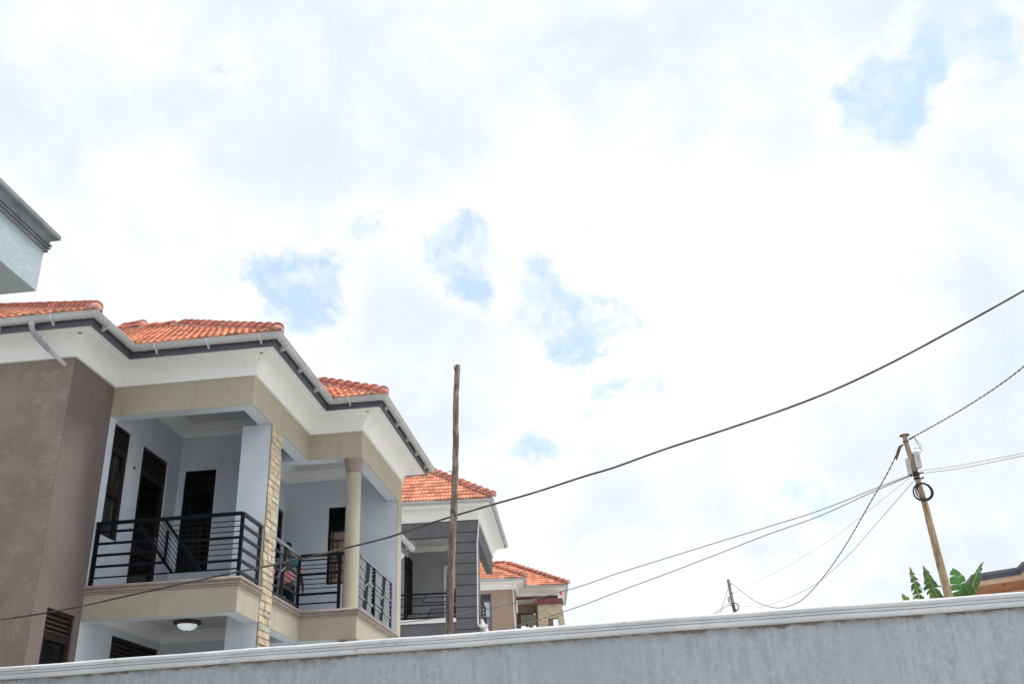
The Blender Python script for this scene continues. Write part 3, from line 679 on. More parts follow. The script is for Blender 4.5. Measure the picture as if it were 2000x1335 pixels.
# walls of the right balcony
w_ = MB()
w_.wall((-6.67, 15.552, GB), (0, 1, 0), (1, 0, 0), 18.25 - 15.552, 8.0 - GB, [(2.15, 2.67, FZ - GB, 7.20 - GB), ], t=0.12)
w_.wall((-6.67, 18.25, 7.258), (1, 0, 0), (0, -1, 0), 6.67 + X2 - 0.25, 0.7, t=0.2)
w_.wall((-6.67, 18.25, GB), (1, 0, 0), (0, -1, 0), 6.67 + X2 - 0.012, 7.258 - GB, [(0.89, 1.52, 5.73 - GB, 7.22 - GB)], t=0.318)
w_.build('right_balcony_wall', plaster, h1)
t_ = MB(); t_.box(X2 - 0.010, X2, 18.252, YE, GB, 7.258); t_.build('tan_wall_edge', tan, h1)
window(h1, (-6.67, 15.552 + 2.15, FZ + 0.02), (0, 1, 0), (1, 0, 0), 0.52, 2.46, lou=0.38, nl=5, hbars=(0.9,), fw=0.05, name='balcony_door')
gr = []
for a, b, c, d in ((-0.03, -0.0, -0.03, 1.5), (-0.03, 1.5, 0.64, 1.5), (-0.03, -0.0, 0.64, 0.0), (0.10, 0, 0.10, 1.5), (0.0, 1.02, 0.62, 1.02), (0.0, 0.84, 0.62, 0.84), (0.0, 0.60, 0.62, 0.60), (0.0, 0.42, 0.62, 0.42),
                   (0.52, 0.84, 0.52, 1.02), (0.2, 0.42, 0.2, 0.84), (0.45, 0.6, 0.45, 0.84), (0.16, 0.1, 0.16, 0.42), (0.16, 0.25, 0.55, 0.25), (0.55, 0.0, 0.55, 0.42)): gr.append((a, b, c, d))
window(h1, (-6.67 + 0.89, 18.25, 5.73), (1, 0, 0), (0, -1, 0), 0.63, 1.49, lou=0.42, nl=5, fw=0.04, fm=black, pm=pinkglass, lm=black, grille=gr, recess=0.06)
# floor slabs, ceilings
s_ = MB(); s_.box(X0, X1 - 0.22, Y1 + 0.22, 15.4, 4.46, 4.69); s_.box(-6.66, X1 - 0.22, 15.56, 18.24, 4.46, 4.69); s_.box(X1 - 0.2202, X2 - 0.22, Y2 + 0.22, 18.24, 4.461, 4.689); s_.box(-5.60, X1 - 0.22, 14.27, 15.56, 4.462, 4.688)
s_.build('floor_slab', ceilm, h1)
s_ = MB(); s_.box(X0 - .1, X1 - 0.2, Y1 + 0.2, 15.40, 7.90, 7.93); s_.box(-6.66, X2 - 0.2, 15.56, 18.24, 7.901, 7.93); s_.box(-5.6, X1 - .2, 14.2, 15.9, 7.903, 7.94); s_.build('ceiling', ceilm, h1)
def cove(path, zt, nm='ceiling_cornice'):
    pr = [(0.0, zt - 0.13), (0.016, zt - 0.13), (0.016, zt - 0.115)]
    for i in range(1, 6): t = i / 5 * math.pi / 2; pr.append((0.016 + 0.10 * (1 - math.cos(t)), zt - 0.115 + 0.095 * math.sin(t)))
    pr += [(0.13, zt - 0.018), (0.15, zt - 0.018), (0.155, zt - 0.004), (0.27, zt - 0.004), (0.275, zt - 0.014), (0.30, zt - 0.014), (0.305, zt + 0.002), (0.0, zt + 0.002)]
    mb = MB(); mb.sweep(path, pr); mb.build(nm, white, h1, smooth=30)
cove([(X0, Y1 + 0.22), (X0, 15.41), (-5.79, 15.41)], 7.90); cove([(X0, Y1 + 0.22), (X0, 15.41), (-5.79, 15.41)], 4.46)
cove([(-6.67, 15.6), (-6.67, 18.25), (X2 - 0.22, 18.25)], 7.90); cove([(-6.67, 15.6), (-6.67, 18.25), (X2 - 0.22, 18.25)], 4.46)
# beams: upper ring, lower ring in two runs interrupted by the stone pier
up_path = [(X0, Y1), (X1, Y1), (X1, Y2), (X2, Y2), (X2, YE)]
lo1 = [(X0, Y1), (X1, Y1), (X1, 13.828)]; lo2 = [(X1, 14.264), (X1, Y2), (X2, Y2), (X2, 18.25)]
for nm, pth, z0, z1 in (('upper_beam', up_path, BB, WH), ('lower_beam', lo1, 4.265, 4.62), ('lower_beam', lo2, 4.265, 4.62)):
    mb = MB(); mb.sweep(pth, [(0, z0 + 0.0), (0, z1), (-0.014, z1), (-0.014, z0)]); bo = mb.build(nm, tan, h1)
    mb = MB(); mb.sweep(pth, [(-0.014, z0 + 0.002), (-0.014, z1 + (0.06 if z1 < 6 else 0.25)), (-0.22, z1 + (0.06 if z1 < 6 else 0.25)), (-0.22, z0 + 0.002)]); mb.build('beam_soffit', plaster, bo)
for pth in (lo1, lo2):
    pr = [(-0.02, 4.621), (0.018, 4.621), (0.024, 4.628), (0.024, 4.638), (0.014, 4.642)] + bead(4.660, 0.014, 0.026, 6) + [(0.020, 4.680), (0.030, 4.684), (0.030, 4.690), (0.040, 4.694)] + bead(4.712, 0.016, 0.040, 6) + [(0.035, 4.735), (-0.22, 4.735), (-0.22, 4.70), (-0.02, 4.70)]
    mb = MB(); mb.sweep(pth, pr); mb.build('balcony_moulding', mauve, h1, smooth=35)
# eaves
cornice(h1, outline, WH, 7.985, 0.40, white)
mb = MB(); mb.sweep(outline, [(0.402, 7.968), (0.424, 7.968), (0.424, 8.03), (0.430, 8.034), (0.430, 8.15), (0.402, 8.15)]); mb.build('fascia', slate, h1)
gutter(h1, [(-16, Y0), (X0, Y0), (X0, Y1), (X1, Y1), (X1, Y2), (X2, Y2), (X2, YE + 0.5)], 8.115, 0.50, pvc, pvcjoint, pvcjoint, spacing=0.80, first=0.34)
# vent holes in the soffit
for vx, vy in ((X0 + 0.15, Y0 - 0.22), (X1 + 0.16, Y1 - 0.22), (X2 + 0.15, Y2 - 0.22), (X2 + 0.2, YE - 0.03)):
    mb = MB(); mb.lathe((vx, vy, 7.966), [(0.0, 0), (0.028, 0), (0.028, 0.012), (0.0, 0.012)], 10); mb.build('soffit_vent', groove, h1)
# downpipe from the gutter to the wall
pts = [(-7.95, 11.36, 8.06), (-7.945, 11.36, 7.99), (-7.93, 11.38, 7.93), (-7.90, 11.44, 7.86), (-7.80, 11.62, 7.74)]
mb = MB(); mb.tube(pts[:5], 0.036, 12); dp = mb.build('downpipe', mat('grey_blue_pvc', (0.30, 0.32, 0.38), 0.5, (0.38, 0.40, 0.45), 12), h1, smooth=40)
mb = MB(); mb.tube([(-7.80, 11.62, 7.74), (-7.67, 11.90, 7.60)], 0.031, 12); mb.build('pipe_end', pvc, dp, smooth=40)
for a, b in ((0.0, 0.03), (0.35, 0.42), (0.72, 0.8)):
    pa = Vector(pts[2]).lerp(Vector(pts[4]), a); pb = Vector(pts[2]).lerp(Vector(pts[4]), b); mb = MB(); mb.tube([pa, pb], 0.041, 12); mb.build('pipe_collar', mat('grey_blue_pvc', (0.3, .3, .3)), dp, smooth=40)
mb = MB(); mb.tube([(-7.95, 11.36, 8.10), (-7.95, 11.36, 8.0)], 0.044, 12); mb.build('pipe_outlet', pvc, dp, smooth=40)
# column with ringed capital
def column(c, z0, z1):
    mb = MB(); mb.lathe((c[0], c[1], 0), [(0.128, z0), (0.124, (z0 + z1) / 2), (0.120, z1 - 0.24)], 28); col = mb.build('column', tan, h1, smooth=40)
    pr = [(0.120, 0), (0.134, 0.0), (0.140, 0.010), (0.134, 0.024), (0.128, 0.030), (0.142, 0.040), (0.150, 0.055), (0.142, 0.070), (0.134, 0.078), (0.146, 0.09), (0.158, 0.107), (0.150, 0.124), (0.142, 0.132), (0.158, 0.146), (0.168, 0.163), (0.160, 0.180), (0.152, 0.188), (0.166, 0.198), (0.172, 0.212), (0.172, 0.235), (0.12, 0.235)]
    mb = MB(); mb.lathe((c[0], c[1], z1 - 0.237), pr, 28); mb.build('capital', mauve, col, smooth=50)
column((-4.575, 15.765), 4.737, BB); column((-4.575, 15.765), GB, 4.264)
MB().tube([(-4.60, 15.60, 4.09), (-4.60, 15.60, 4.235)], 0.05, 14).build('black_fitting', black, h1, smooth=50)
# roof
PT = R(31.5); TP = math.tan(PT); GO = 0.53; ZE = 8.14
cx = [X0 + GO, X1 + GO, X2 + GO]; cy = [Y0 - GO, Y1 - GO, Y2 - GO]
camv = Vector(CAM)
DM = 3.35
rf = MB()
def fq(a, b, c, d): rf.quad(a, b, c, d)
def pt(x_, y_, d): return (x_, y_, ZE - .035 + d * TP)
DM1 = 6.0
fq(pt(-16, cy[0], 0), pt(cx[0], cy[0], 0), pt(cx[0] - DM1, cy[0] + DM1, DM1), pt(-16, cy[0] + DM1, DM1))
fq(pt(cx[0], cy[0], 0), pt(cx[0], cy[1], 0), pt(cx[0] - DM, cy[1] + DM, DM), pt(cx[0] - DM, cy[0] + DM, DM))
fq(pt(cx[0], cy[1], 0), pt(cx[1], cy[1], 0), pt(cx[1] - DM, cy[1] + DM, DM), pt(cx[0] - DM, cy[1] + DM, DM))
fq(pt(cx[1], cy[1], 0), pt(cx[1], cy[2], 0), pt(cx[1] - DM, cy[2] + DM, DM), pt(cx[1] - DM, cy[1] + DM, DM))
fq(pt(cx[1], cy[2], 0), pt(cx[2], cy[2], 0), pt(cx[2] - DM, cy[2] + DM, DM), pt(cx[1] - DM, cy[2] + DM, DM))
YR = YE + 0.50; HM = (YR - cy[2]) / 2
fq(pt(cx[2], cy[2], 0), pt(cx[2], YR, 0), pt(cx[2] - HM, YR - HM, HM), pt(cx[2] - HM, cy[2] + HM, HM))
fq(pt(cx[2], YR, 0), pt(-12, YR, 0), pt(-12, YR - HM, HM), pt(cx[2] - HM, YR - HM, HM))
rf.quad((-16, cy[0], ZE - .02), (cx[0], cy[0], ZE - .02), (cx[0], YE, ZE - .02), (-16, YE, ZE - .02))
rf.quad((cx[0], cy[1], ZE - .02), (cx[1], cy[1], ZE - .02), (cx[1], YE, ZE - .02), (cx[0], YE, ZE - .02))
rf.quad((cx[1], cy[2], ZE - .02), (cx[2], cy[2], ZE - .02), (cx[2], YE, ZE - .02), (cx[1], YE, ZE - .02))
roof1 = rf.build('roof', under_m, h1)
allt = []
def addf(q, bias): allt.extend([(a, b, c, bias) for a, b, c in q])
def cl(*ks):
    out = []
    for (x_, y_, s) in ks: out.append(((x_, y_), (s * .7071, s * .7071)))
    return out
U, Vv = (1, 0, 0), (0, 1, 0)
addf(facet_tiles((0, cy[0] - .04, ZE), U, Vv, PT, -12.6, cx[0], 0, -1, DM1, lift=0.004, clips=cl((cx[0], cy[0], 1))), 0.3)
addf(facet_tiles((0, cy[1] - .04, ZE), U, Vv, PT, cx[0], cx[1], -1, -1, DM, lift=0.004, clips=cl((cx[0], cy[1], -1), (cx[1], cy[1], 1))), -0.8)
addf(facet_tiles((0, cy[2] - .04, ZE), U, Vv, PT, cx[1], cx[2], -1, -1, DM, lift=0.004, clips=cl((cx[1], cy[2], -1), (cx[2], cy[2], 1))), -4)
W_ = (-1, 0, 0)
addf(facet_tiles((cx[0] - .07, 0, ZE + .043), Vv, W_, PT, cy[0], cy[1], 1, 1, DM, lift=-0.02, clips=cl((cx[0], cy[0], -1), (cx[0], cy[1], 1))), 2.2)
addf(facet_tiles((cx[1] - .07, 0, ZE + .043), Vv, W_, PT, cy[1], cy[2], 1, 1, DM, lift=-0.02, clips=cl((cx[1], cy[1], -1), (cx[1], cy[2], 1))), 3)
addf(facet_tiles((cx[2] - .07, 0, ZE + .043), Vv, W_, PT, cy[2], YR, 1, -1, HM, lift=-0.02, clips=cl((cx[2], cy[2], -1)) + [((cx[2], YR), (-.7071, .7071))]), 30)
place_tiles(roof1, allt, camv, 300, shift=h1['_o'], lichen_rows=(0, 1))
for k in range(3):
    dd = (DM1, DM, HM)[k]
    ridge_caps(roof1, (cx[k] - 0.05, cy[k] + 0.05, ZE + 0.045), (cx[k] - dd, cy[k] + dd, ZE + dd * TP + 0.045), shift=h1['_o'])
ridge_caps(roof1, (-8.84, cy[1] + DM + .1, ZE + DM * TP + 0.12), (-9.45, cy[1] + DM + .35, ZE + DM * TP + 0.22), step=0.12, r=0.11, endcap=True, shift=h1['_o'])
ridge_caps(roof1, (cx[1] - DM, cy[1] + DM, ZE + DM * TP + 0.05), (cx[1] - DM - 2.6, cy[1] + DM, ZE + DM * TP + 0.05), mortar=True, endcap=False, r=0.06, shift=h1['_o'])

# railings --------------------------------------------------------
def railing(parent, name='railing', label=None):
    o = bpy.data.objects.new(name, None); COL.objects.link(o); o.parent = parent; o['_o'] = parent['_o']
    if label: o['label'] = label
    return o
RZ = 5.635
def bars(parent, items, material, side):
    for nm, p, q, w, h in items:
        MB().bar(p, q, w, h, side=side).build(nm, material, parent)
yr = 13.06
A = lambda x_, z_: (x_, yr, z_)
r1 = MB().bar(A(-7.535, RZ), A(X1 - 0.035, RZ), 0.045, 0.045, side=(0, 1, 0)).build('railing', black, h1); r1['_o'] = h1['_o']
it = [('post', A(-7.505, 4.735), A(-7.505, RZ - .02), .045, .045), ('post', A(-5.375, 4.735), A(-5.375, RZ - .023), .045, .045)]
zs_l = [5.51, 5.34, 5.175, 5.015]
def dl(z_): return -6.94 + (5.635 - z_) / (5.635 - 4.86) * 0.61
for z_ in zs_l: it.append(('bar', A(-7.48, z_), A(dl(z_), z_), .028, .032))
it.append(('bar', A(-7.48, 4.86), A(-5.40, 4.86), .020, .018))
it += [('bar', A(dl(RZ - .02), RZ - .02), A(dl(4.87), 4.87), .030, .040), ('bar', A(dl(RZ - .02) + 0.41, RZ - .02), A(dl(4.87) + .41, 4.87), .030, .040),
       ('bar', A(-6.46, 5.46), A(-6.46, 5.02), .030, .034)]
for k in range(1, 7):
    x_ = 0.41 * k / 7; it.append(('thin_bar', A(dl(RZ - .02) + x_, RZ - .02), A(dl(4.87) + x_, 4.87), .010, .010))
for z_, w in ((5.53, 0), (5.455, 0), (5.38, 0), (5.295, 1), (5.21, 0), (5.14, 0), (5.06, 0), (4.975, 1)):
    it.append(('bar' if w else 'thin_bar', A(dl(z_) + 0.415, z_), A(-5.40, z_), .028 if w else .010, .034 if w else .012))
bars(r1, it, black, (0, 1, 0))
xr = X1 - 0.035
B = lambda y_, z_: (xr, y_, z_)
r2 = MB().bar(B(yr + .025, RZ), B(13.81, RZ), 0.045, 0.045, side=(1, 0, 0)).build('railing', blackg, h1); r2['_o'] = h1['_o']
it = [('post', B(13.76, 4.735), B(13.76, RZ - .023), .045, .045)]
for z_ in (5.47, 5.305, 5.14, 4.98, 4.82): it.append(('bar', B(yr + .024, z_), B(13.738, z_), .03, .04))
bars(r2, it, blackg, (1, 0, 0))
# right balcony, side run beside the stone pier
xr2 = -5.41
B = lambda y_, z_: (xr2, y_, z_)
r3 = MB().bar(B(14.265, RZ), B(15.66, RZ), 0.045, 0.045, side=(1, 0, 0)).build('railing', silver, h1); r3['_o'] = h1['_o']
it = [('bar', B(14.265, 4.82), B(15.60, 4.82), .03, .035)]
for z_ in (5.47, 5.33, 5.20, 5.07, 4.94): it.append(('bar', B(14.265, z_), B(14.86 - (5.6 - z_) * .22, z_), .028, .032))
for z_ in (5.56, 5.48, 5.41, 5.25, 5.18, 5.10): it.append(('thin_bar', B(15.06 - (5.6 - z_) * .20, z_), B(15.59, z_), .012, .012))
for z_ in (5.33, 5.01): it.append(('bar', B(15.06 - (5.6 - z_) * .20, z_), B(15.59, z_), .028, .036))
bars(r3, it, blackg, (1, 0, 0))
def slat(parent, fx, y0, y1, z0, z1, lean, fm, pmx):
    # ribbed plate between two leaning edge bars, cut by a slanting gap bar
    e = [('edge_bar', fx(y0, z1), fx(y0 - lean, z0), .010, .022), ('edge_bar', fx(y1, z1), fx(y1 - lean, z0), .010, .022)]
    ym = (y0 + y1) / 2 - lean / 2; zm = (z0 + z1) / 2
    e.append(('edge_bar', fx(y0 - lean * .55, zm - .03), fx(y1 - lean * .45, zm + .08), .018, .028))
    bars(parent, e, fm, (1, 0, 0))
    n_ = 6
    for k in range(n_):
        ya, yb_ = y0 + (y1 - y0) * (k + .12) / n_, y0 + (y1 - y0) * (k + .88) / n_
        o = Vector(fx(0, 0)) ; x_ = o.x
        mb = MB()
        mb.quad((x_, ya, z1), (x_, yb_, z1), (x_, yb_ - lean, z0), (x_, ya - lean, z0)); mb.quad((x_ + .008, ya, z1), (x_ + .008, yb_, z1), (x_ + .008, yb_ - lean, z0), (x_ + .008, ya - lean, z0))
        mb.quad((x_, ya, z1), (x_ + .008, ya, z1), (x_ + .008, ya - lean, z0), (x_, ya - lean, z0)); mb.quad((x_, yb_, z1), (x_ + .008, yb_, z1), (x_ + .008, yb_ - lean, z0), (x_, yb_ - lean, z0))
        mb.build('rib', pmx, parent)
    mb = MB(); mb.quad((x_ - .004, y0, z1), (x_ - .004, y1, z1), (x_ - .004, y1 - lean, z0), (x_ - .004, y0 - lean, z0)); mb.build('backing_plate', pmx, parent)
slat(r3, B, 14.87, 15.05, 4.84, 5.61, 0.16, silver, black)
# front run
yr2 = 15.66; A = lambda x_, z_: (x_, yr2, z_)
r4 = MB().bar(A(-5.44, RZ), A(-4.67, RZ), 0.045, 0.045, side=(0, 1, 0)).build('railing', black, h1); r4['_o'] = h1['_o']
it = [('post', A(-5.415, 4.735), A(-5.415, RZ - .023), .045, .045), ('post', A(-4.735, 4.735), A(-4.735, RZ - .023), .05, .045)]
for z_, w in ((5.56, 1), (5.48, 0), (5.42, 0), (5.33, 2), (5.25, 0), (5.17, 0), (5.10, 0), (5.01, 2), (4.86, 1)):
    it.append(('bar' if w else 'thin_bar', A(-5.39, z_), A(-4.76, z_), (.012, .02, .03)[w], (.012, .02, .036)[w]))
bars(r4, it, black, (0, 1, 0))
# end run beyond the column
xr3 = -4.455; B = lambda y_, z_: (xr3, y_, z_)
r5 = MB().bar(B(15.90, RZ), B(18.0, RZ), 0.04, 0.04, side=(1, 0, 0)).build('railing', silver, h1); r5['_o'] = h1['_o']
it = [('bar', B(15.90, 4.80), B(18.0, 4.80), .03, .03), ('post', B(17.98, 4.80), B(17.98, RZ - .02), .035, .035), ('post', B(16.76, 4.80), B(16.76, RZ - .02), .05, .07)]
bars(r5, it[1:2], blackg, (1, 0, 0)); bars(r5, it[2:3], black, (1, 0, 0)); bars(r5, it[0:1], silver, (1, 0, 0))
it = []
for z_ in (5.46, 5.30, 5.14, 4.97):
    it.append(('bar', B(15.90, z_), B(16.18, z_), .03, .03))
for k, z_ in enumerate((5.56, 5.50, 5.43, 5.36, 5.25, 5.18, 5.11, 4.99)): it.append(('thin_bar', B(16.44, z_), B(16.74, z_), .012, .014))
for z_ in (5.38, 5.22, 5.05): it.append(('bar', B(16.78, z_ ), B(17.30, z_), .03, .034))
for z_ in (5.30, 4.97): it.append(('bar', B(16.40, z_), B(17.25, z_), .03, .034))
for z_ in (5.54, 5.46, 5.38, 5.22, 5.14, 5.06, 4.92): it.append(('thin_bar', B(17.54, z_), B(17.97, z_), .012, .014))
it.append(('bar', B(17.54, 5.30), B(17.97, 5.30), .03, .03)); it.append(('bar', B(17.50, 4.99), B(17.97, 4.99), .03, .03))
bars(r5, it, silver, (1, 0, 0))
slat(r5, B, 16.26, 16.50, 4.81, 5.62, 0.20, silver, black); slat(r5, B, 17.36, 17.58, 4.81, 5.62, 0.20, silver, black)
# wall rose where a lamp is still missing, and a wire stub
mb = MB(); mb.box(X0, X0 + 0.02, 13.855, 13.89, 6.72, 6.76); mb.build('wire_stub', rustm, h1)
# inner cross beams that carry on from the front line of the right balcony
e_ = MB(); e_.box(-6.66, X1 - 0.2205, Y2 + 0.004, Y2 + 0.216, BB + 0.003, 7.899); e_.build('cross_beam', plaster, h1)
e_ = MB(); e_.box(-6.66, X1 - 0.2205, Y2 + 0.004, Y2 + 0.216, 4.27, 4.457); e_.build('cross_beam', plaster, h1)
# rear lower eave seen past the house end
xE = -4.46
e_ = MB(); e_.sweep([(xE - 0.45, 18.75), (xE - 0.45, 19.85)], [(0, 6.35), (0.30, 6.59), (0.30, 6.63), (-0.3, 6.63), (-0.3, 6.35)]); e_.build('rear_cornice', white, h1)
e_ = MB(); e_.box(xE - 0.145, xE - 0.12, 18.75, 19.95, 6.56, 6.72); e_.build('rear_fascia', trimd, h1)
gutter(h1, [(xE - 0.56, 18.75), (xE - 0.56, 20.0)], 6.755, 0.50, pvc, pvcjoint, pvcjoint, spacing=1.2, first=0.9)
e_ = MB(); e_.box(xE - 1.3, xE - 0.45, 18.65, 19.8, gz(0, 19) - .5, 6.35); e_.build('rear_wall', plaster, h1)
e_ = MB(); e_.quad((xE - 0.12, 18.75, 6.75), (xE - 0.12, 19.95, 6.75), (xE - 1.5, 19.95, 7.4), (xE - 1.5, 18.75, 7.4)); e_.build('rear_roof', tile_m, h1)

# ceiling lamps under the balconies
def ceiling_lamp(x_, y_, z_, label):
    t = thing('ceiling_lamp', label, 'lamp', (x_, y_, z_), group='bowl ceiling lamps under the balconies')
    mb = MB(); N_ = 40; v0 = len(mb.v)
    prof = [(0.10, 0.0), (0.19, -0.01), (0.205, -0.035), (0.16, -0.055), (0.12, -0.05)]
    for k, (r, z) in enumerate(prof):
        for j in range(N_):
            t_ = 2 * math.pi * j / N_; rr_ = r * (1 + (0.05 * math.cos(10 * t_) if k in (1, 2) else 0)); mb.v.append((x_ + rr_ * math.cos(t_), y_ + rr_ * math.sin(t_), z_ + z))
    for k in range(4):
        for j in range(N_): j2 = (j + 1) % N_; mb.f.append((k * N_ + j, k * N_ + j2, (k + 1) * N_ + j2, (k + 1) * N_ + j))
    mb.build('ornate_rim', bronze, t, smooth=50)
    pr = [(0.145 * math.cos(a * math.pi / 16), -0.05 - 0.085 * math.sin(a * math.pi / 16)) for a in range(0, 8)]
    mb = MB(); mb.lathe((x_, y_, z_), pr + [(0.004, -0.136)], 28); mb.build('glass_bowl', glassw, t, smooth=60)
    mb = MB(); mb.lathe((x_, y_, z_ - 0.158), [(0.002, 0), (0.012, 0.008), (0.008, 0.016), (0.014, 0.024)], 10); mb.build('finial', bronze, t, smooth=60)
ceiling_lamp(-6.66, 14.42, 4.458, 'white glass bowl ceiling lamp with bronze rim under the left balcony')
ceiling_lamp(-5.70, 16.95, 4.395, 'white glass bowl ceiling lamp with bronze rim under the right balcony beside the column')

# ================================================================== person on the right balcony
def skin_body(name, chains, material, parent, sub=2):
    """chains: list of lists of (point, radius); first point of a chain may repeat an earlier point to join there"""
    vs_, rs_, es_ = [], [], []
    key = {}
    for ch in chains:
        prev = None
        for p, r in ch:
            k = tuple(round(c, 4) for c in p)
            if k not in key: key[k] = len(vs_); vs_.append(p); rs_.append(r)
            i = key[k]
            if prev is not None and prev != i: es_.append((prev, i))
            prev = i
    me = bpy.data.meshes.new(name); me.from_pydata(vs_, es_, []); o = bpy.data.objects.new(name, me); COL.objects.link(o); o.parent = parent
    md = o.modifiers.new('Skin', 'SKIN'); md.use_smooth_shade = True
    for i, r in enumerate(rs_):
        rr_ = r if isinstance(r, tuple) else (r, r)
        me.skin_vertices[0].data[i].radius = rr_; me.skin_vertices[0].data[i].use_root = (i == 0)
    sb = o.modifiers.new('Sub', 'SUBSURF'); sb.levels = sub; sb.render_levels = sub
    me.materials.append(material); return o
per = thing('person', 'person standing on the right balcony in a pink and blue shirt and black trousers', 'person', (-6.24, 17.35, 4.70), rotz=R(18), world_coords=False)
per.scale = (0.95, 0.95, 0.935)
def hand(base, d, sgn):
    b = Vector(base); out = []
    for k, (off, ln) in enumerate(((-0.028, .070), (-0.010, .080), (0.010, .075), (0.028, .058))):
        s = b + Vector((0, off, -0.055)); out.append([(tuple(b), 0.024), (tuple(s), 0.013), (tuple(s + Vector((0.012 * sgn * -1, 0, -ln * .5))), 0.010), (tuple(s + Vector((-0.035 * sgn, 0, -ln * .92))), 0.008)])
    out.append([(tuple(b), 0.024), (tuple(b + Vector((-0.012 * sgn, -0.036, -0.02))), 0.013), (tuple(b + Vector((-0.02 * sgn, -0.052, -0.058))), 0.010)])
    return out
hip = (0, 0, 0.94)
ch = [[(hip, (0.13, 0.10)), ((0, 0, 1.12), (0.13, 0.10)), ((0, 0, 1.32), (0.15, 0.105)), ((0, 0.0, 1.44), (0.09, 0.075)), ((0, -0.01, 1.50), (0.055, 0.055)), ((0, -0.02, 1.555), (0.062, 0.07)), ((0, -0.02, 1.63), (0.078, 0.095)), ((0, -0.015, 1.70), (0.066, 0.08)), ((0, -0.01, 1.735), (0.03, 0.04))]]
for s in (-1, 1):
    ch.append([(hip, .12), ((0.095 * s, 0, 0.86), 0.085), ((0.11 * s, -0.01, 0.48), 0.058), ((0.12 * s, 0.01, 0.10), 0.042), ((0.13 * s, 0.0, 0.045), 0.042), ((0.145 * s, -0.16, 0.03), 0.034)])
armR = [((0, 0.0, 1.44), .08), ((0.19, 0, 1.40), 0.056), ((0.27, 0.02, 1.12), 0.042), ((0.33, -0.04, 0.88), 0.029), ((0.335, -0.045, 0.84), 0.026)]
armL = [((0, 0.0, 1.44), .08), ((-0.19, 0, 1.40), 0.056), ((-0.26, 0.03, 1.12), 0.042), ((-0.24, -0.10, 0.90), 0.029), ((-0.24, -0.11, 0.86), 0.026)]
ch += [armR, armL]
body = skin_body('body', ch, skin_m, per)
for bs, s in (((0.335, -0.045, 0.84), 1), ((-0.24, -0.11, 0.86), -1)): 
    skin_body('hand', hand(bs, None, s), skin_m, body, sub=1)
# face and ears on the head
fm_ = MB(); fm_.lathe((0, -0.125, 1.60), [(0.003, 0), (0.016, 0.006), (0.011, 0.03), (0.004, 0.045)], 8); fm_.build('nose', skin_m, body, smooth=60)
for s in (-1, 1):
    q = MB(); q.lathe((0.078 * s, -0.01, 1.60), [(0.004, 0), (0.012, 0.012), (0.016, 0.035), (0.008, 0.05), (0.002, 0.056)], 8); q.build('ear', skin_m, body, smooth=60)
    q = MB(); q.lathe((0.03 * s, -0.108, 1.638), [(0.002, 0), (0.010, 0.006), (0.002, 0.012)], 8); q.build('eye', pane_m, body, smooth=60)
q = MB(); q.bar((-0.022, -0.112, 1.567), (0.022, -0.112, 1.567), 0.01, 0.008); q.build('mouth', mat('lips', (0.10, 0.04, 0.035), 0.5), body)
q = MB(); pr = [(0.079 * math.cos(a / 10 * math.pi / 2), 0.075 * math.sin(a / 10 * math.pi / 2)) for a in range(0, 10)]
q.lathe((0, 0.0, 0), pr + [(0.003, 0.0755)], 20); q.v = [(a, b * 1.2 - 0.008, c + 1.685) for a, b, c in q.v]; q.build('short_hair', mat('black_hair', (0.008, 0.006, 0.005), 0.9, bump=0.5, bscale=200), body, smooth=60)
skin_body('shirt', [[((0, 0, 1.22), (0.185, 0.135)), ((0, 0, 1.10), (0.17, 0.13)), ((0, 0, 0.90), (0.18, 0.14))]], shirt_p, per)
sh = [[((0, 0, 1.30), (0.195, 0.14)), ((0, 0, 1.38), (0.19, 0.13)), ((0, 0, 1.43), (0.12, 0.095)), ((0, 0, 1.468), (0.07, 0.07))]]
skin_body('shirt_yoke', sh + [[((0, 0, 1.38), .15), ((0.205, 0, 1.375), 0.084), ((0.222, 0, 1.30), 0.078)], [((0, 0, 1.38), .15), ((-0.205, 0, 1.375), 0.084), ((-0.222, 0, 1.30), 0.078)]], shirt_b, per)
for s in (-1, 1): skin_body('sleeve', [[((0.228 * s, 0, 1.27), .070), ((0.245 * s, 0.01, 1.22), 0.068), ((0.26 * s, 0.02, 1.14), 0.064)]], shirt_p, per)
skin_body('trousers', [[((0, 0, 0.93), (0.155, 0.125)), ((0.1, 0, 0.82), 0.10), ((0.112, -0.01, 0.48), 0.078), ((0.122, 0.01, 0.10), 0.072)], [((0, 0, 0.93), .15), ((-0.1, 0, 0.82), 0.10), ((-0.112, -0.01, 0.48), 0.078), ((-0.122, 0.01, 0.10), 0.072)]], jeans_m, per)
for s in (-1, 1): skin_body('shoe', [[((0.125 * s, 0.03, 0.05), .048), ((0.135 * s, -0.07, 0.045), 0.046), ((0.148 * s, -0.19, 0.04), 0.036)]], jeans_m, per, sub=1)

# ================================================================== neighbour building corner, upper left
nb = thing('corner_building', 'blue grey concrete roof slab with dark moulded cornice jutting in at the upper left edge', 'building', (-8.5, 3.0, 0))
NX, NY, NZ = -5.27, 7.5, 6.19
mb = MB(); mb.box(-12, NX, -2.0, NY, NZ, NZ + 0.60); mb.build('parapet_slab', concb, nb)
mb = MB(); mb.box(-11.99, NX - .01, -1.99, NY - .01, NZ - 0.008, NZ); mb.build('slab_soffit', concs, nb)
pr = [(0.0, 0.425), (0.026, 0.425), (0.030, 0.437), (0.014, 0.449), (0.014, .456), (0.036, 0.460), (0.042, 0.470), (0.020, 0.482), (0.020, .488), (0.042, .492), (0.048, 0.504), (0.026, 0.518), (0.026, .528)]
for i in range(7): t = i / 6 * math.pi / 2; pr.append((0.026 + 0.048 * (1 - math.cos(t)), .528 + 0.05 * math.sin(t)))
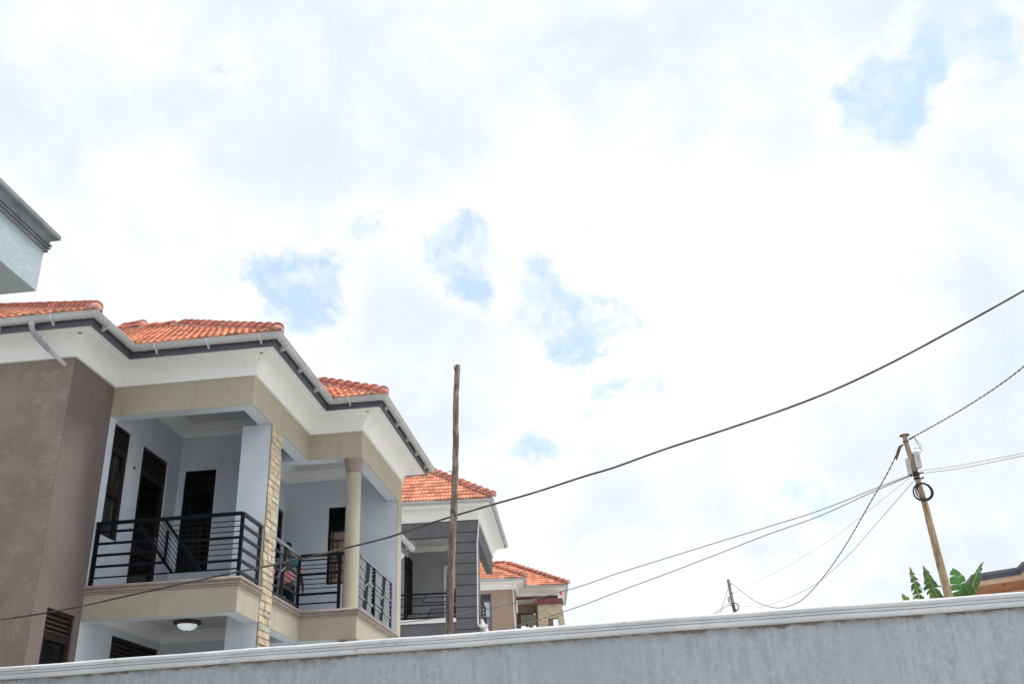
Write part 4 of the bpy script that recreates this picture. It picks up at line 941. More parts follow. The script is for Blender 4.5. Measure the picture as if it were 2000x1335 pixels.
pr += [(0.082, .582), (0.090, .590), (0.090, .630), (0.0, .630)]
pr = [(a, NZ + b) for a, b in pr]
mb = MB(); mb.sweep([(-6.0 + .73, -2.0), (NX, NY), (-12, NY)], pr); mb.build('cornice_moulding', conc, nb, smooth=35)
mb = MB(); mb.box(-12, -7.2, -2, 6.6, 0.0, NZ - 0.009); mb.build('building_wall', concb, nb)

# ================================================================== HOUSE 2: charcoal house
H2A = R(3.3)
h2 = thing('charcoal_house', 'charcoal two storey house with grooved corner pillar, front balcony and orange tiled roof', 'house', (-4.7, 30.0, 0.0), rotz=H2A, world_coords=False)
G2 = 2.6
# grooved pillar made of separate rendered bands
seams = [10.098, 9.72, 9.405, 9.085, 8.755, 8.425, 8.10, 7.77, 7.445, 7.115, 6.785, 6.46, 6.13, 5.8]
MB().box(-0.69, -0.012, 0.012, 0.30, G2, 10.10).build('pillar', groove, h2)
pil = [o for o in COL.objects if o.name.startswith('pillar')][-1]
for a, b in zip(seams[:-1], seams[1:]):
    MB().box(-0.71, 0.0, 0.0, 0.32, b + 0.013, a - 0.013).build('band', greyw, pil)
bm_ = MB(); bm_.box(-6.0, -0.712, 0.0, 0.22, 9.62, 10.10); bm_.build('front_beam', greyw, h2)
bm_ = MB(); bm_.box(-0.22, -0.001, 0.322, 5.0, 9.50, 10.10); bm_.build('side_beam', greyw, h2)
bm_ = MB(); bm_.box(-6.0, -0.712, 0.02, 0.2, G2, 7.015); bm_.box(-0.2, -0.02, 0.322, 2.3, G2, 7.015); bm_.build('parapet_wall', greyw, h2)
bm_ = MB(); bm_.sweep([(-6.0, 0.0), (-0.712, 0.0)], [(0.0, 7.02), (0.03, 7.02), (0.03, 7.05), (0.015, 7.055), (0.015, 7.09), (0.045, 7.10), (0.045, 7.135), (-0.2, 7.135), (-0.2, 7.02)]); bm_.build('balcony_ledge', white, h2)
bm_ = MB(); bm_.sweep([(-0.0, 0.33), (0.0, 2.3)], [(0.0, 7.02), (0.03, 7.02), (0.045, 7.10), (0.045, 7.135), (-0.2, 7.135), (-0.2, 7.02)]); bm_.build('balcony_ledge', white, h2)
bm_ = MB(); bm_.box(-2.44, -0.22, 2.2, 2.4, G2, 9.85); bm_.box(-2.60, -2.44, 0.25, 2.4, 9.42, 9.85); bm_.box(-2.6, -2.44, 0.25, 0.9, 7, 9.42); bm_.build('balcony_back_wall', lgrey, h2)
bm_ = MB(); bm_.box(-6, -0.22, 0.22, 4.0, 9.86, 9.9); bm_.build('balcony_ceiling', ceilm, h2)
bm_ = MB(); bm_.sweep([(-2.44, 0.25), (-2.44, 2.2), (-0.22, 2.2)], [(0, 9.72), (0.02, 9.72), (0.05, 9.80), (0.12, 9.85), (0.25, 9.855), (0, 9.86)]); bm_.build('ceiling_cornice', white, h2, smooth=40)
bm_ = MB(); bm_.box(-2.6, -0.2, 0.2, 2.4, 6.9, 7.01); bm_.box(-6, -2.6, 2.4, 6, G2, 10.0); bm_.box(-2.6, -1.2, 2.41, 5.0, G2, 10.0); bm_.build('floor_slab', lgrey, h2)
# sliding door on the left inner wall, and window in white frame on the back wall
window(h2, (-2.44, 0.9, 7.02), (0, 1, 0), (1, 0, 0), 1.28, 2.40, lou=0, hbars=(2.0,), vbars=(0.5, 0.85), fw=0.04, recess=-0.02, fm=black, pm=mat('grey_curtained_glass', (0.05, 0.055, 0.06), 0.3, (0.10, 0.105, 0.11), 9, stretch=(1, 1, 0.1)), name='sliding_door')
window(h2, (-1.36, 2.2, 7.02), (1, 0, 0), (0, -1, 0), 1.0, 2.20, lou=0, hbars=(1.5, 0.95), vbars=(0.5,), fw=0.05, recess=-0.02, fm=white, pm=pane_m)
mb = MB(); mb.box(-1.31, -0.42, 2.17, 2.178, 8.58, 9.16); mb.build('blind', mat('pale_blind', (0.55, 0.57, 0.6), 0.8), h2)
# railing
rr2 = MB().bar((-6, 0.06, 7.90), (-0.70, 0.06, 7.90), .045, .045).build('railing', black, h2)
itm = []
for z_ in (7.56, 7.32, 7.20, 7.09): itm.append(('bar', (-6, 0.06, z_), (-0.70, 0.06, z_), .025, .03))
itm += [('bar', (-1.63, 0.06, 7.79), (-0.70, 0.06, 7.79), .02, .022), ('bar', (-1.7, 0.06, 7.64), (-0.70, 0.06, 7.64), .02, .026), ('bar', (-4, 0.06, 7.79), (-1.63, 0.06, 7.79), .02, .022),
        ('bar', (-1.62, 0.06, 7.88), (-1.76, 0.06, 7.56), .016, .018), ('bar', (-1.48, 0.06, 7.44), (-1.62, 0.06, 7.10), .016, .018), ('bar', (-1.50, 0.06, 7.44), (-0.70, 0.06, 7.44), .016, .018)]
for k in range(1, 6): itm.append(('thin_bar', (-4.0, 0.06, 7.79 - 0.036 * k), (-1.66 - 0.018 * k, 0.06, 7.79 - 0.036 * k), .008, .009))
for k in range(1, 6): itm.append(('thin_bar', (-1.50 - 0.02 * k, 0.06, 7.44 - 0.04 * k), (-0.70, 0.06, 7.44 - 0.04 * k), .008, .009))
for nm, p, q, w, h in itm: MB().bar(p, q, w, h).build(nm, black, rr2)
rs2 = MB().bar((-0.06, 0.34, 7.86), (-0.06, 2.6, 7.86), .04, .04).build('railing', black, h2)
for k, z_ in enumerate((7.75, 7.63, 7.51, 7.39, 7.27)): MB().bar((-0.06, 0.34, z_), (-0.06, 2.6, z_), .02, .024).build('bar', black, rs2)
for y_ in (0.9, 1.5, 2.1, 2.6): MB().bar((-0.06, y_, 7.13), (-0.06, y_, 7.84), .024, .03).build('post', black, rs2)
# eaves and roof
o2 = [(-6.0, 0.0), (0.0, 0.0), (0.0, 5.2), (-6.0, 5.2)]
cornice(h2, [(-6.0, 0.0), (0.0, 0.0), (0.0, 5.2)], 10.10, 10.45, 0.40, white)
mb = MB(); mb.sweep([(-6.0, 0.0), (0.0, 0.0), (0.0, 5.2)], [(0.402, 10.44), (0.424, 10.44), (0.424, 10.62), (0.402, 10.62)]); mb.build('fascia', white, h2)
gutter(h2, [(-6.0, 0.0), (0.0, 0.0), (0.0, 5.5)], 10.60, 0.49, pvc, pvcjoint, pvcjoint, r=0.062, spacing=0.9, first=0.7)
P2 = R(36.5); T2 = math.tan(P2); DM2 = 3.0; Z2 = 10.63; q0 = 0.52
rf = MB(); rf.quad((-6, -q0, Z2), (q0, -q0, Z2), (q0 - DM2, -q0 + DM2, Z2 + DM2 * T2), (-6, -q0 + DM2, Z2 + DM2 * T2))
rf.quad((q0, -q0, Z2), (q0, 5.6, Z2), (q0 - DM2, 5.6, Z2 + DM2 * T2), (q0 - DM2, -q0 + DM2, Z2 + DM2 * T2)); rf.quad((-6, -q0, Z2 - .02), (q0, -q0, Z2 - .02), (q0, 5.6, Z2 - .02), (-6, 5.6, Z2 - .02))
roof2 = rf.build('roof', under_m, h2)
inv2 = (Matrix.Translation((-4.7, 30.0, 0)) @ Matrix.Rotation(H2A, 4, 'Z')).inverted(); cl2 = inv2 @ camv
tl = [(a, b, c, 0) for a, b, c in facet_tiles((0, -q0 - .03, Z2), U, Vv, P2, -3.6, q0, 0, -1, DM2, clips=cl((q0, -q0, 1)))]
tl += [(a, b, c, 50) for a, b, c in facet_tiles((q0 - .09, 0, Z2 + .04), Vv, W_, P2, -q0, 5.6, 1, 0, DM2, lift=-0.02, clips=cl((q0, -q0, -1)))]
place_tiles(roof2, tl, cl2 + Vector((3, 0, 0)), 230, lichen_rows=())
ridge_caps(roof2, (q0 + .02, -q0 - .02, Z2 + .06), (q0 - DM2, -q0 + DM2, Z2 + DM2 * T2 + .06), r=0.11, mortar=True)
# rain pipe and its branch at the pillar
mb = MB(); mb.tube([(0.05, -0.06, 10.06), (-0.02, -0.06, 9.4), (-0.05, -0.06, 7.5), (-0.055, -0.06, 6.95), (-0.03, -0.06, 6.86), (0.10, -0.06, 6.82), (0.19, -0.03, 6.83)], 0.022, 8); dpp = mb.build('downpipe', mat('white_pipe', (0.72, 0.73, 0.74), 0.4), h2, smooth=50)
for a, b in (((0.06, -0.06, 6.83), (0.15, -0.05, 6.83)), ((0.04, -0.06, 6.92), (0.05, -0.06, 6.80)), ((0.20, -0.03, 6.90), (0.20, -0.03, 6.78))):
    MB().tube([a, b], 0.036, 10).build('pipe_joint', pvcjoint, dpp, smooth=50)
mb = MB(); mb.tube([(0.10, -0.04, 6.80), (0.22, 0.0, 6.55), (0.30, 0.05, 6.3), (0.3, 0.05, 5.0)], 0.05, 10); mb.build('waste_pipe', pvc, h2, smooth=50)
# chairs on its balcony
def lounge_chair(loc, rz, label):
    t = thing('chair', label, 'chair', loc, rotz=rz, group='chairs on the charcoal house balcony', world_coords=False); t.scale = (0.8, 0.8, 0.72)
    MB().tube([(-0.28, 0, 0.0), (-0.25, 0, 0.40), (0.20, 0, 0.46), (0.30, 0, 0.0)], 0.014, 6).build('leg', black, t)
    MB().tube([(-0.28, 0.5, 0.0), (-0.25, 0.5, 0.40), (0.20, 0.5, 0.46), (0.30, 0.5, 0.0)], 0.014, 6).build('leg', black, t)
    MB().bar((-0.25, 0.25, 0.38), (0.22, 0.25, 0.44), 0.48, 0.03).build('seat', mat('pale_cushion', (0.4, 0.4, 0.4), 0.8), t)
    MB().bar((-0.25, 0.25, 0.38), (-0.46, 0.25, 0.56), 0.46, 0.02).build('backrest', mat('pale_cushion', (0.6, 0.6, 0.6), 0.8), t)
    for y_ in (0.0, 0.5): MB().tube([(-0.50, y_, 0.60), (-0.3, y_, 0.50), (0.25, y_, 0.42), (0.30, y_, 0.36)], 0.012, 6).build('armrest', black, t)
Mw = Matrix.Translation((-4.7, 30.0, 0)) @ Matrix.Rotation(H2A, 4, 'Z')
lounge_chair(Mw @ Vector((-1.78, 1.0, 7.01)), H2A, 'pale cushioned chair with black legs behind the railing of the charcoal house balcony')
lounge_chair(Mw @ Vector((-2.55 + .45, 1.1, 7.01)), H2A + R(120), 'half hidden chair by the dark sliding door on the charcoal house balcony')

# ================================================================== HOUSE 3: beige bungalow
A3 = R(6.0); O3 = Vector((2.5, 48, 0))
h3 = thing('beige_bungalow', 'beige bungalow with stepped orange tiled roof and a stone clad porch pillar', 'house', O3, rotz=A3, world_coords=False)
G3 = 6.2; XW, YW, Y3 = -8.23, 1.70, 3.62; XR = -6.12; ZC = 11.83
mb = MB(); mb.wall((-14, YW, G3), (1, 0, 0), (0, -1, 0), 14 + XW, ZC - G3, [(14 - 9.98, 14 - 9.42, 9.3 - G3, 11.66 - G3)], t=0.2); mb.wall((XW, YW + .001, G3), (0, 1, 0), (1, 0, 0), 2.1, ZC - G3, t=0.2); mb.build('front_wall', beige, h3)
window(h3, (-9.98, YW, 9.3), (1, 0, 0), (0, -1, 0), 0.56, 2.36, lou=0.36, nl=4, hbars=(1.20,), fw=0.05, recess=0.03, fm=purple, pm=pane_p, lm=purple, leaf=True)
mb = MB(); mb.box(-9.90, -9.50, YW + .015, YW + .02, 9.38, 10.42); mb.build('etched_pane', mat('etched_grey_glass', (0.10, 0.10, 0.115), 0.3, (0.26, 0.26, 0.28), 6, stretch=(3, 3, .5)), h3)
path3 = [(-14, YW), (XW, YW), (XW, Y3), (XR, Y3), (XR, 8.1)]
cornice(h3, path3, ZC, ZC + 0.28, 0.40, white)
mb = MB(); mb.sweep(path3, [(0.402, ZC + 0.275), (0.424, ZC + 0.275), (0.424, ZC + 0.42), (0.402, ZC + 0.42)]); mb.build('fascia', white, h3)
gutter(h3, path3, ZC + 0.40, 0.49, pvc, pvcjoint, pvcjoint, spacing=1.1, first=0.7)
# porch: beam, ceiling, inner walls, opening to a bright room
mb = MB(); mb.box(XW + .002, XR, Y3, Y3 + .22, 11.72, ZC); mb.build('porch_beam', maroon, h3)
mb = MB(); mb.box(XW + .002, XR - .2, Y3 + .22, Y3 + 3.0, 11.9, 11.93); mb.build('porch_ceiling', ceilm, h3)
mb = MB(); mb.wall((XW + .01, Y3 + 2.4, G3), (1, 0, 0), (0, -1, 0), 1.75, 11.9 - G3, [(0.0, 0.95, 0, 11.42 - G3)], t=0.2); mb.build('porch_back_wall', beige, h3)
mb = MB(); P = lambda x_: x_
mb.box(XW - .03, XW + .17, Y3 + 2.36, Y3 + 2.44, G3, 11.36); mb.box(XW - .03, XW + .96, Y3 + 2.36, Y3 + 2.44, 11.361, 11.45); mb.build('door_frame', purple, h3)
mb = MB(); mb.wall((-8.6, 8.8, G3), (1, 0, 0), (0, -1, 0), 2.3, 12 - G3, [(0.48, 0.94, 4.2, 11.28 - G3), (1.18, 1.40, 4.2, 11.28 - G3)], t=0.06); mb.build('inner_wall', mat('olive_room_wall', (0.20, 0.19, 0.15), 0.9), h3)
mb = MB(); mb.box(XW + 1.50, XW + 1.62, Y3 + 0.3, Y3 + 2.3, G3, 11.9); mb.build('porch_side_wall', mat('grey_brown_paint', (0.22, 0.18, 0.16), 0.9), h3)
# stone clad pillar that widens to its foot, with a square opening
px0, px1, py0, py1 = -7.17, -5.96, Y3 - 0.72, Y3 - 0.30
pb = G3
def pil_box():
    mb = MB()
    zt, zb = 11.27, 8.0
    for (a0, a1) in ((px0, px0 + .50), (px0 + .99, None)):
        for dummy in (0,):
            x1t = a1 if a1 else px1; x1b = a1 if a1 else px1 + 0.32
            v = [(a0, py0, zb), (x1b, py0, zb), (x1b, py1, zb), (a0, py1, zb), (a0, py0, zt), (x1t, py0, zt), (x1t, py1, zt), (a0, py1, zt)]
            i = len(mb.v); mb.v += v
            for f in ((0, 1, 5, 4), (1, 2, 6, 5), (2, 3, 7, 6), (3, 0, 4, 7), (4, 5, 6, 7), (0, 3, 2, 1)): mb.f.append(tuple(i + k for k in f))
    mb.box(px0 + .50, px0 + .99, py0, py1, 10.59, zt)
    mb.box(px0 - .0, px1 + .6, py0 + .002, py1 - .002, G3, 8.0)
    return mb
pl3 = pil_box().build('pillar', joint_m, h3)
st_h = 11.27 - 9.3
b = 0.0
while b < st_h - .02:
    h = min(0.085 * random.uniform(.8, 1.2), st_h - b); zc_ = 9.3 + b + h / 2
    xr_ = px1 + 0.32 * (11.27 - zc_) / 3.27; a = px0
    while a < xr_ - .02:
        w = random.uniform(.16, .40)
        if xr_ - a - w < .1: w = xr_ - a
        segs = [(a, a + w)]
        if zc_ < 10.59:
            segs = [(max(s0, l0), min(s1, l1)) for s0, s1 in segs for l0, l1 in ((px0, px0 + .50), (px0 + .99, xr_)) if min(s1, l1) - max(s0, l0) > .02]
        for s0, s1 in segs:
            d = .012 + random.uniform(-.006, .01)
            MB().box(s0 + .004, s1 - .004, py0 - d, py0 + .001, 9.3 + b + .004, 9.3 + b + h - .004).build('stone', random.choice((stoneA, stoneA, stoneB, stoneB, stoneC)), pl3)
        a += w
    b += h
mb = MB(); mb.box(px0 - .08, px1 + .08, py0 - .09, py1 + .08, 11.27, 11.40); mb.box(px0 - .12, px1 + .04, py0 - .12, py1 + .12, 11.40, 11.44); mb.box(px0 - .06, px1 + .04, py0 - .05, py1 + .05, 11.44, 11.53); mb.build('pillar_cap', mat('maroon_cap', (0.17, 0.055, 0.06), 0.7, (0.22, 0.08, 0.085), 3), h3)
# rain pipe
mb = MB(); mb.tube([(XW - .12, YW - .38, ZC + .30), (XW - .10, YW - .1, ZC + .05), (XW - .10, YW - .06, 11.0), (XW - .04, YW - .06, 9.3)], 0.03, 8); mb.build('downpipe', mat('white_pipe', (0.7, .7, .7)), h3, smooth=50)
# gutter outlet at the left
mb = MB(); mb.tube([(-10.12, YW - .62, ZC + .38), (-10.12, YW - .62, ZC + .12), (-10.2, YW - .55, ZC + .02), (-10.28, YW - .50, ZC - .04)], 0.06, 10); mb.build('gutter_outlet', pvcjoint, h3, smooth=50)
P3 = R(31); T3 = math.tan(P3); Z3 = ZC + 0.43; g3 = .53; DM3 = 3.2
c0x, c0y, c1x, c1y = XW + g3, YW - g3, XR + g3, Y3 - g3
rf = MB(); rp = lambda x_, y_, d: (x_, y_, Z3 + d * T3)
rf.quad(rp(-14, c0y, 0), rp(c0x, c0y, 0), rp(c0x - DM3, c0y + DM3, DM3), rp(-14, c0y + DM3, DM3)); rf.quad(rp(c0x, c0y, 0), rp(c0x, c1y, 0), rp(c0x - DM3, c1y + DM3, DM3), rp(c0x - DM3, c0y + DM3, DM3))
rf.quad(rp(c0x, c1y, 0), rp(c1x, c1y, 0), rp(c1x - DM3, c1y + DM3, DM3), rp(c0x - DM3, c1y + DM3, DM3)); rf.quad(rp(c1x, c1y, 0), rp(c1x, 8.65, 0), rp(c1x - (8.65 - c1y) / 2, (8.65 + c1y) / 2, (8.65 - c1y) / 2), rp(c1x - (8.65 - c1y) / 2, (8.65 + c1y) / 2, (8.65 - c1y) / 2))
roof3 = rf.build('roof', under_m, h3)
cl3 = (Matrix.Translation(O3) @ Matrix.Rotation(A3, 4, 'Z')).inverted() @ camv
tl = [(a, b, c, 0) for a, b, c in facet_tiles((0, c0y - .03, Z3), U, Vv, P3, -10.9, c0x, 0, -1, DM3, clips=cl((c0x, c0y, 1)))] + [(a, b, c, -2) for a, b, c in facet_tiles((0, c1y - .03, Z3), U, Vv, P3, c0x, c1x, -1, -1, DM3, clips=cl((c0x, c1y, -1), (c1x, c1y, 1)))]
place_tiles(roof3, tl, cl3, 300)
ridge_caps(roof3, (c0x + .02, c0y - .02, Z3 + .06), (c0x - DM3, c0y + DM3, Z3 + DM3 * T3 + .06), r=.10, mortar=False)
ridge_caps(roof3, (c1x + .02, c1y - .02, Z3 + .06), (c1x - DM3, c1y + DM3, Z3 + DM3 * T3 + .06), r=.11, mortar=False)
ridge_caps(roof3, (c1x - DM3, c1y + DM3, Z3 + DM3 * T3 + .05), (c1x - DM3 - 3.0, c1y + DM3, Z3 + DM3 * T3 + .05), r=.09, mortar=False, endcap=False)
# pendant lamps in the porch
M3 = Matrix.Translation(O3) @ Matrix.Rotation(A3, 4, 'Z')
def pendant(p, label):
    w = M3 @ Vector(p); t = thing('pendant_lamp', label, 'lamp', w, group='pendant lamps in the bungalow porch')
    MB().tube([(w.x, w.y, w.z + .75), (w.x, w.y, w.z + .25)], 0.008, 6).build('cord', black, t)
    q = MB(); q.lathe((w.x, w.y, w.z), [(0.02, .27), (.035, .22), (.07, .12), (.085, .02), (.07, 0)], 14); q.build('lamp_shade', bronze, t, smooth=50)
    q = MB(); q.lathe((w.x, w.y, w.z - .08), [(0.005, 0), (.035, .02), (.04, .05), (.02, .09)], 12); q.build('bulb', glassw, t, smooth=50)
pendant((-7.33, Y3 + 0.6, 11.08), 'brown pendant lamp hanging in the bungalow porch just left of the stone pillar')
pendant((-7.75, Y3 + 3.6, 10.95), 'dim pendant lamp seen through the doorway of the bungalow porch')

# small far tiled roof just above the yard wall
fr = thing('far_house', 'far house of which only a sliver of brown tiled roof shows over the wall', 'house', (-3.3, 75, gz(0, 75)))
mb = MB(); mb.box(-4.5, -2.0, 75, 79, gz(0, 75) - .3, 14.1); mb.build('wall', beige, fr)
mb = MB(); mb.v = [(-4.95, 74.6, 14.1), (-1.6, 74.6, 13.95), (-1.6, 79.4, 13.95), (-4.95, 79.4, 14.1), (-4.2, 77, 14.75), (-2.4, 77, 14.6)]; mb.f = [(0, 1, 5, 4), (1, 2, 5), (2, 3, 4, 5), (3, 0, 4), (0, 3, 2, 1)]; mb.build('roof', tile_lichen, fr)

# ================================================================== right hand building
rb = thing('peach_building', 'peach rendered building with brown soffit and dark grey moulded roof edge at the right edge', 'building', (12.5, 36.0, gz(0, 35)))
pts = [(10.95, 36.6), (10.51, 32.9), (11.66, 32.22), (11.57, 31.47), (14.5, 29.6), (18.0, 33.0), (15, 38.0)]
ccw = [pts[0], pts[1], pts[2], pts[3], pts[4]]
mb = MB(); mb.sweep(ccw, [(0.0, 7.66), (0.0, 7.86), (-0.12, 7.86), (-0.12, 7.66)]); mb.build('parapet', peach, rb)
pr = [(0.0, 7.80), (0.03, 7.80), (0.035, 7.825), (0.02, 7.83), (0.02, 7.85), (0.045, 7.855), (0.05, 7.88), (0.03, 7.89), (0.03, 7.91), (0.06, 7.92), (0.07, 7.93), (0.07, 8.02), (-0.14, 8.02), (-0.14, 7.861), (0, 7.861)]
mb = MB(); mb.sweep(ccw, pr); mb.build('roof_moulding', trimd, rb)
mb = MB(); i = len(mb.v); mb.poly([(x_, y_, 7.67) for x_, y_ in pts]); mb.poly([(x_, y_, 7.74) for x_, y_ in pts]); mb.build('soffit', peachd, rb)
mb = MB(); mb.sweep([(11.9, 38), (11.6, 34.2), (12.6, 33.5), (14.5, 32.0)], [(0, gz(0, 34) - .5), (0, 7.66), (-.2, 7.66), (-.2, gz(0, 34) - .5)]); mb.build('wall', peach, rb)
mb = MB(); mb.lathe((11.35, 32.95, 7.65), [(0, 0), (0.05, 0), (0.05, .02), (0, .02)], 12); mb.build('soffit_spot', bronze, rb)

# ================================================================== posts, poles, cables
wp = thing('wooden_post', 'tall slim weathered bark pole standing upright behind the wall before the charcoal house', 'post', (-1.75, 9.42, gz(0, 9.4)))
k_ = 9.42 / 11.0
pts = [(x_, 9.42, z_) for x_, z_ in [(-1.65, 5.94), (-1.67, 5.68), (-1.68, 5.43), (-1.68, 5.12), (-1.69, 4.87), (-1.7, 4.62), (-1.71, 4.36), (-1.73, 4.06), (-1.75, 3.72), (-1.77, 3.18), (-1.79, 2.2), (-1.8, 1.2), (-1.8, -0.2)]]
fine = []; rad = []
for i in range(len(pts) - 1):
    for t in range(5):
        f = t / 5; fine.append(tuple(Vector(pts[i]).lerp(Vector(pts[i + 1]), f) + Vector((random.uniform(-.0015, .0015), 0, 0)))); rad.append(0.0285 + 0.0085 * min(1, (i + f) / 9) + random.uniform(-.0012, .0012))
fine.append(pts[-1]); rad.append(0.04)
MB().tube(fine, rad, 12, jitter=0.06).build('trunk', post_m, wp, smooth=70)
for (dx, z_, dy, dz, L_) in ((-.03, 5.30 , 0, .02, .035), (-.035, 4.50, 0, .012, .06), (-.03, 4.42, 0, -.03, .03), (0.03, 4.75, 0, .01, .012), (-.03, 4.93, 0, .0, .012)):
    z2 = 1.6 + (z_ - 1.6) * k_; xx = min(fine, key=lambda p: abs(p[2] - z2))
    MB().tube([(xx[0] + dx * .8, xx[1], z2), (xx[0] + dx + (L_ if dx > 0 else -L_), xx[1] - .01, z2 + dz)], [0.006, 0.003], 6).build('twig_stub', post_m, wp)
MB().tube([(fine[0][0] - .031, fine[0][1], fine[0][2] - .06), (fine[0][0] - .040, fine[0][1], fine[0][2] + .0)], [0.007, 0.005], 6).build('split_sliver', post_m, wp)

up_ = thing('utility_pole', 'leaning wooden pole with flat cap and grey boxes behind the wall on the right', 'pole', (7.05, 24.0, gz(0, 24)))
raw = [(6.83, 9.73), (6.83, 9.52), (6.87, 9.1), (6.90, 8.74), (6.955, 7.98), (6.97, 7.4), (6.985, 6.82), (7.02, 5.85), (7.04, 4.6), (7.06, 1.8)]
fine = []; rad = []
for i in range(len(raw) - 1):
    for t in range(6):
        f = t / 6; fine.append((raw[i][0] + (raw[i + 1][0] - raw[i][0]) * f, 24.0, raw[i][1] + (raw[i + 1][1] - raw[i][1]) * f)); zq = fine[-1][2]; rad.append((.057 + .040 * min(1, (9.73 - zq) / 3.9) ** 1.15) + random.uniform(-.004, .004))
fine.append((7.06, 24, 1.8)); rad.append(.12)
MB().tube(fine, rad, 14, jitter=.04).build('shaft', pole_m, up_, smooth=70)
q = MB(); q.lathe((6.83, 24.0, 9.73), [(0.0, 0), (.118, -.008), (.122, 0.0), (.118, .008), (0, .015)], 20); q.build('cap_plate', rustm, up_, smooth=30)
for bx, by, bz, s in ((6.985, 23.98, 9.08, 0), (6.775, 24.03, 8.95, 1)):
    q = MB(); w = .065 if not s else .035
    q.box(bx - w, bx + w, by - .06, by + .06, bz - .20, bz + .18); q.box(bx - w - .008, bx + w + .008, by - .07, by - .06, bz - .21, bz + .19); q.build('terminal_box', boxm, up_)
for z_ in (9.15, 8.83): MB().tube([(6.80, 23.91, z_), (6.87, 23.90, z_ + .01), (6.95, 23.92, z_)], .010, 6).build('strap', silver, up_)
for z_, r in ((9.55, .062), (8.74, .072), (8.68, .072), (8.60, .074)):
    q = MB(); q.lathe((6.83 + (9.55 - z_) * .08, 24, z_), [(r, 0), (r + .008, .01), (r + .008, .03), (r, .04)], 16); q.build('clamp_band', rustm if z_ > 9 else black, up_)
for p, q_ in (((6.90, 23.95, 9.60), (7.03, 23.97, 9.67)), ((6.76, 24, 9.50), (6.66, 24, 9.46)), ((6.96, 23.96, 8.74), (7.06, 23.97, 8.76)), ((6.98, 23.95, 8.60), (7.05, 23.95, 8.63)), ((6.80, 23.95, 8.72), (6.76, 23.96, 8.68))):
    MB().tube([p, q_], .018, 6).build('insulator', black, up_)
MB().tube([(7.03, 23.97, 9.67), (7.10, 23.97, 9.52), (7.16, 23.97, 9.42), (7.12, 23.97, 9.36), (6.98, 23.97, 9.38)], .006, 5).build('drop_wire', cable_m, up_)
MB().tube([(7.03, 23.97, 9.67), (7.08, 23.97, 9.48), (7.15, 23.97, 9.30), (7.10, 23.97, 9.24), (6.98, 23.97, 9.28)], .006, 5).build('drop_wire', cable_m, up_)
def torus(mb, c, R_, r, n_=40, seg=6, ex=1.0, ph=0.0):
    i0 = len(mb.v)
    for k in range(n_):
        t = 2 * math.pi * k / n_; cen = Vector((c[0] + R_ * ex * math.cos(t), c[1] + .02 * math.sin(2 * t + ph), c[2] + R_ * math.sin(t))); o = Vector((math.cos(t), 0, math.sin(t)))
        for j in range(seg): a = 2 * math.pi * j / seg; mb.v.append(tuple(cen + o * (r * math.cos(a)) + Vector((0, 1, 0)) * (r * math.sin(a))))
    for k in range(n_):
        for j in range(seg): k2, j2 = (k + 1) % n_, (j + 1) % seg; mb.f.append((i0 + k * seg + j, i0 + k * seg + j2, i0 + k2 * seg + j2, i0 + k2 * seg + j))
q = MB()
for k, (dx, dz, rr_, ex) in enumerate(((0, 0, .215, 1), (.005, .006, .205, 1), (-.006, -.008, .195, 1.02), (.02, 0, .19, .98), (.04, .012, .185, .84), (.03, -.01, .205, .88), (0, -.014, .225, .98))): torus(q, (6.905 + dx, 23.82 - .012 * k, 8.24 + dz), rr_, .011, ex=ex, ph=k)
tag(centred(q.build('cable_coil', mat('coil_black', (0.015, 0.015, 0.02), 0.5), smooth=60)), 'black coil of spare cable hung on the leaning utility pole', 'cable coil')

sp = thing('utility_pole', 'small distant grey utility pole with a half hidden cable loop in front of the clouds', 'pole', (5.35, 58.0, gz(0, 58)))
MB().tube([(5.23, 58, 13.51), (5.27, 58, 12.8), (5.33, 58, 12.1), (5.40, 58, 11.3), (5.5, 58, 6.0)], [.085, .09, .095, .10, .12], 12, jitter=.03).build('shaft', pole2_m, sp, smooth=70)
q = MB(); q.box(5.06, 5.19, 57.9, 58.05, 12.27, 12.55); q.build('terminal_box', boxm, sp)
for a, b in (((5.32, 57.95, 13.25), (5.42, 57.95, 13.26)), ((5.37, 57.95, 12.72), (5.44, 57.95, 12.73)), ((5.22, 57.95, 12.22), (5.13, 57.95, 12.18)), ((5.24, 57.95, 12.10), (5.13, 57.95, 12.06))): MB().tube([a, b], .025, 6).build('insulator', black, sp)
q = MB(); torus(q, (5.43, 57.86, 11.95), .21, .028, ex=.78); torus(q, (5.44, 57.83, 11.95), .19, .02, ex=.75); q.build('cable_loop', cable_m, sp, smooth=60)

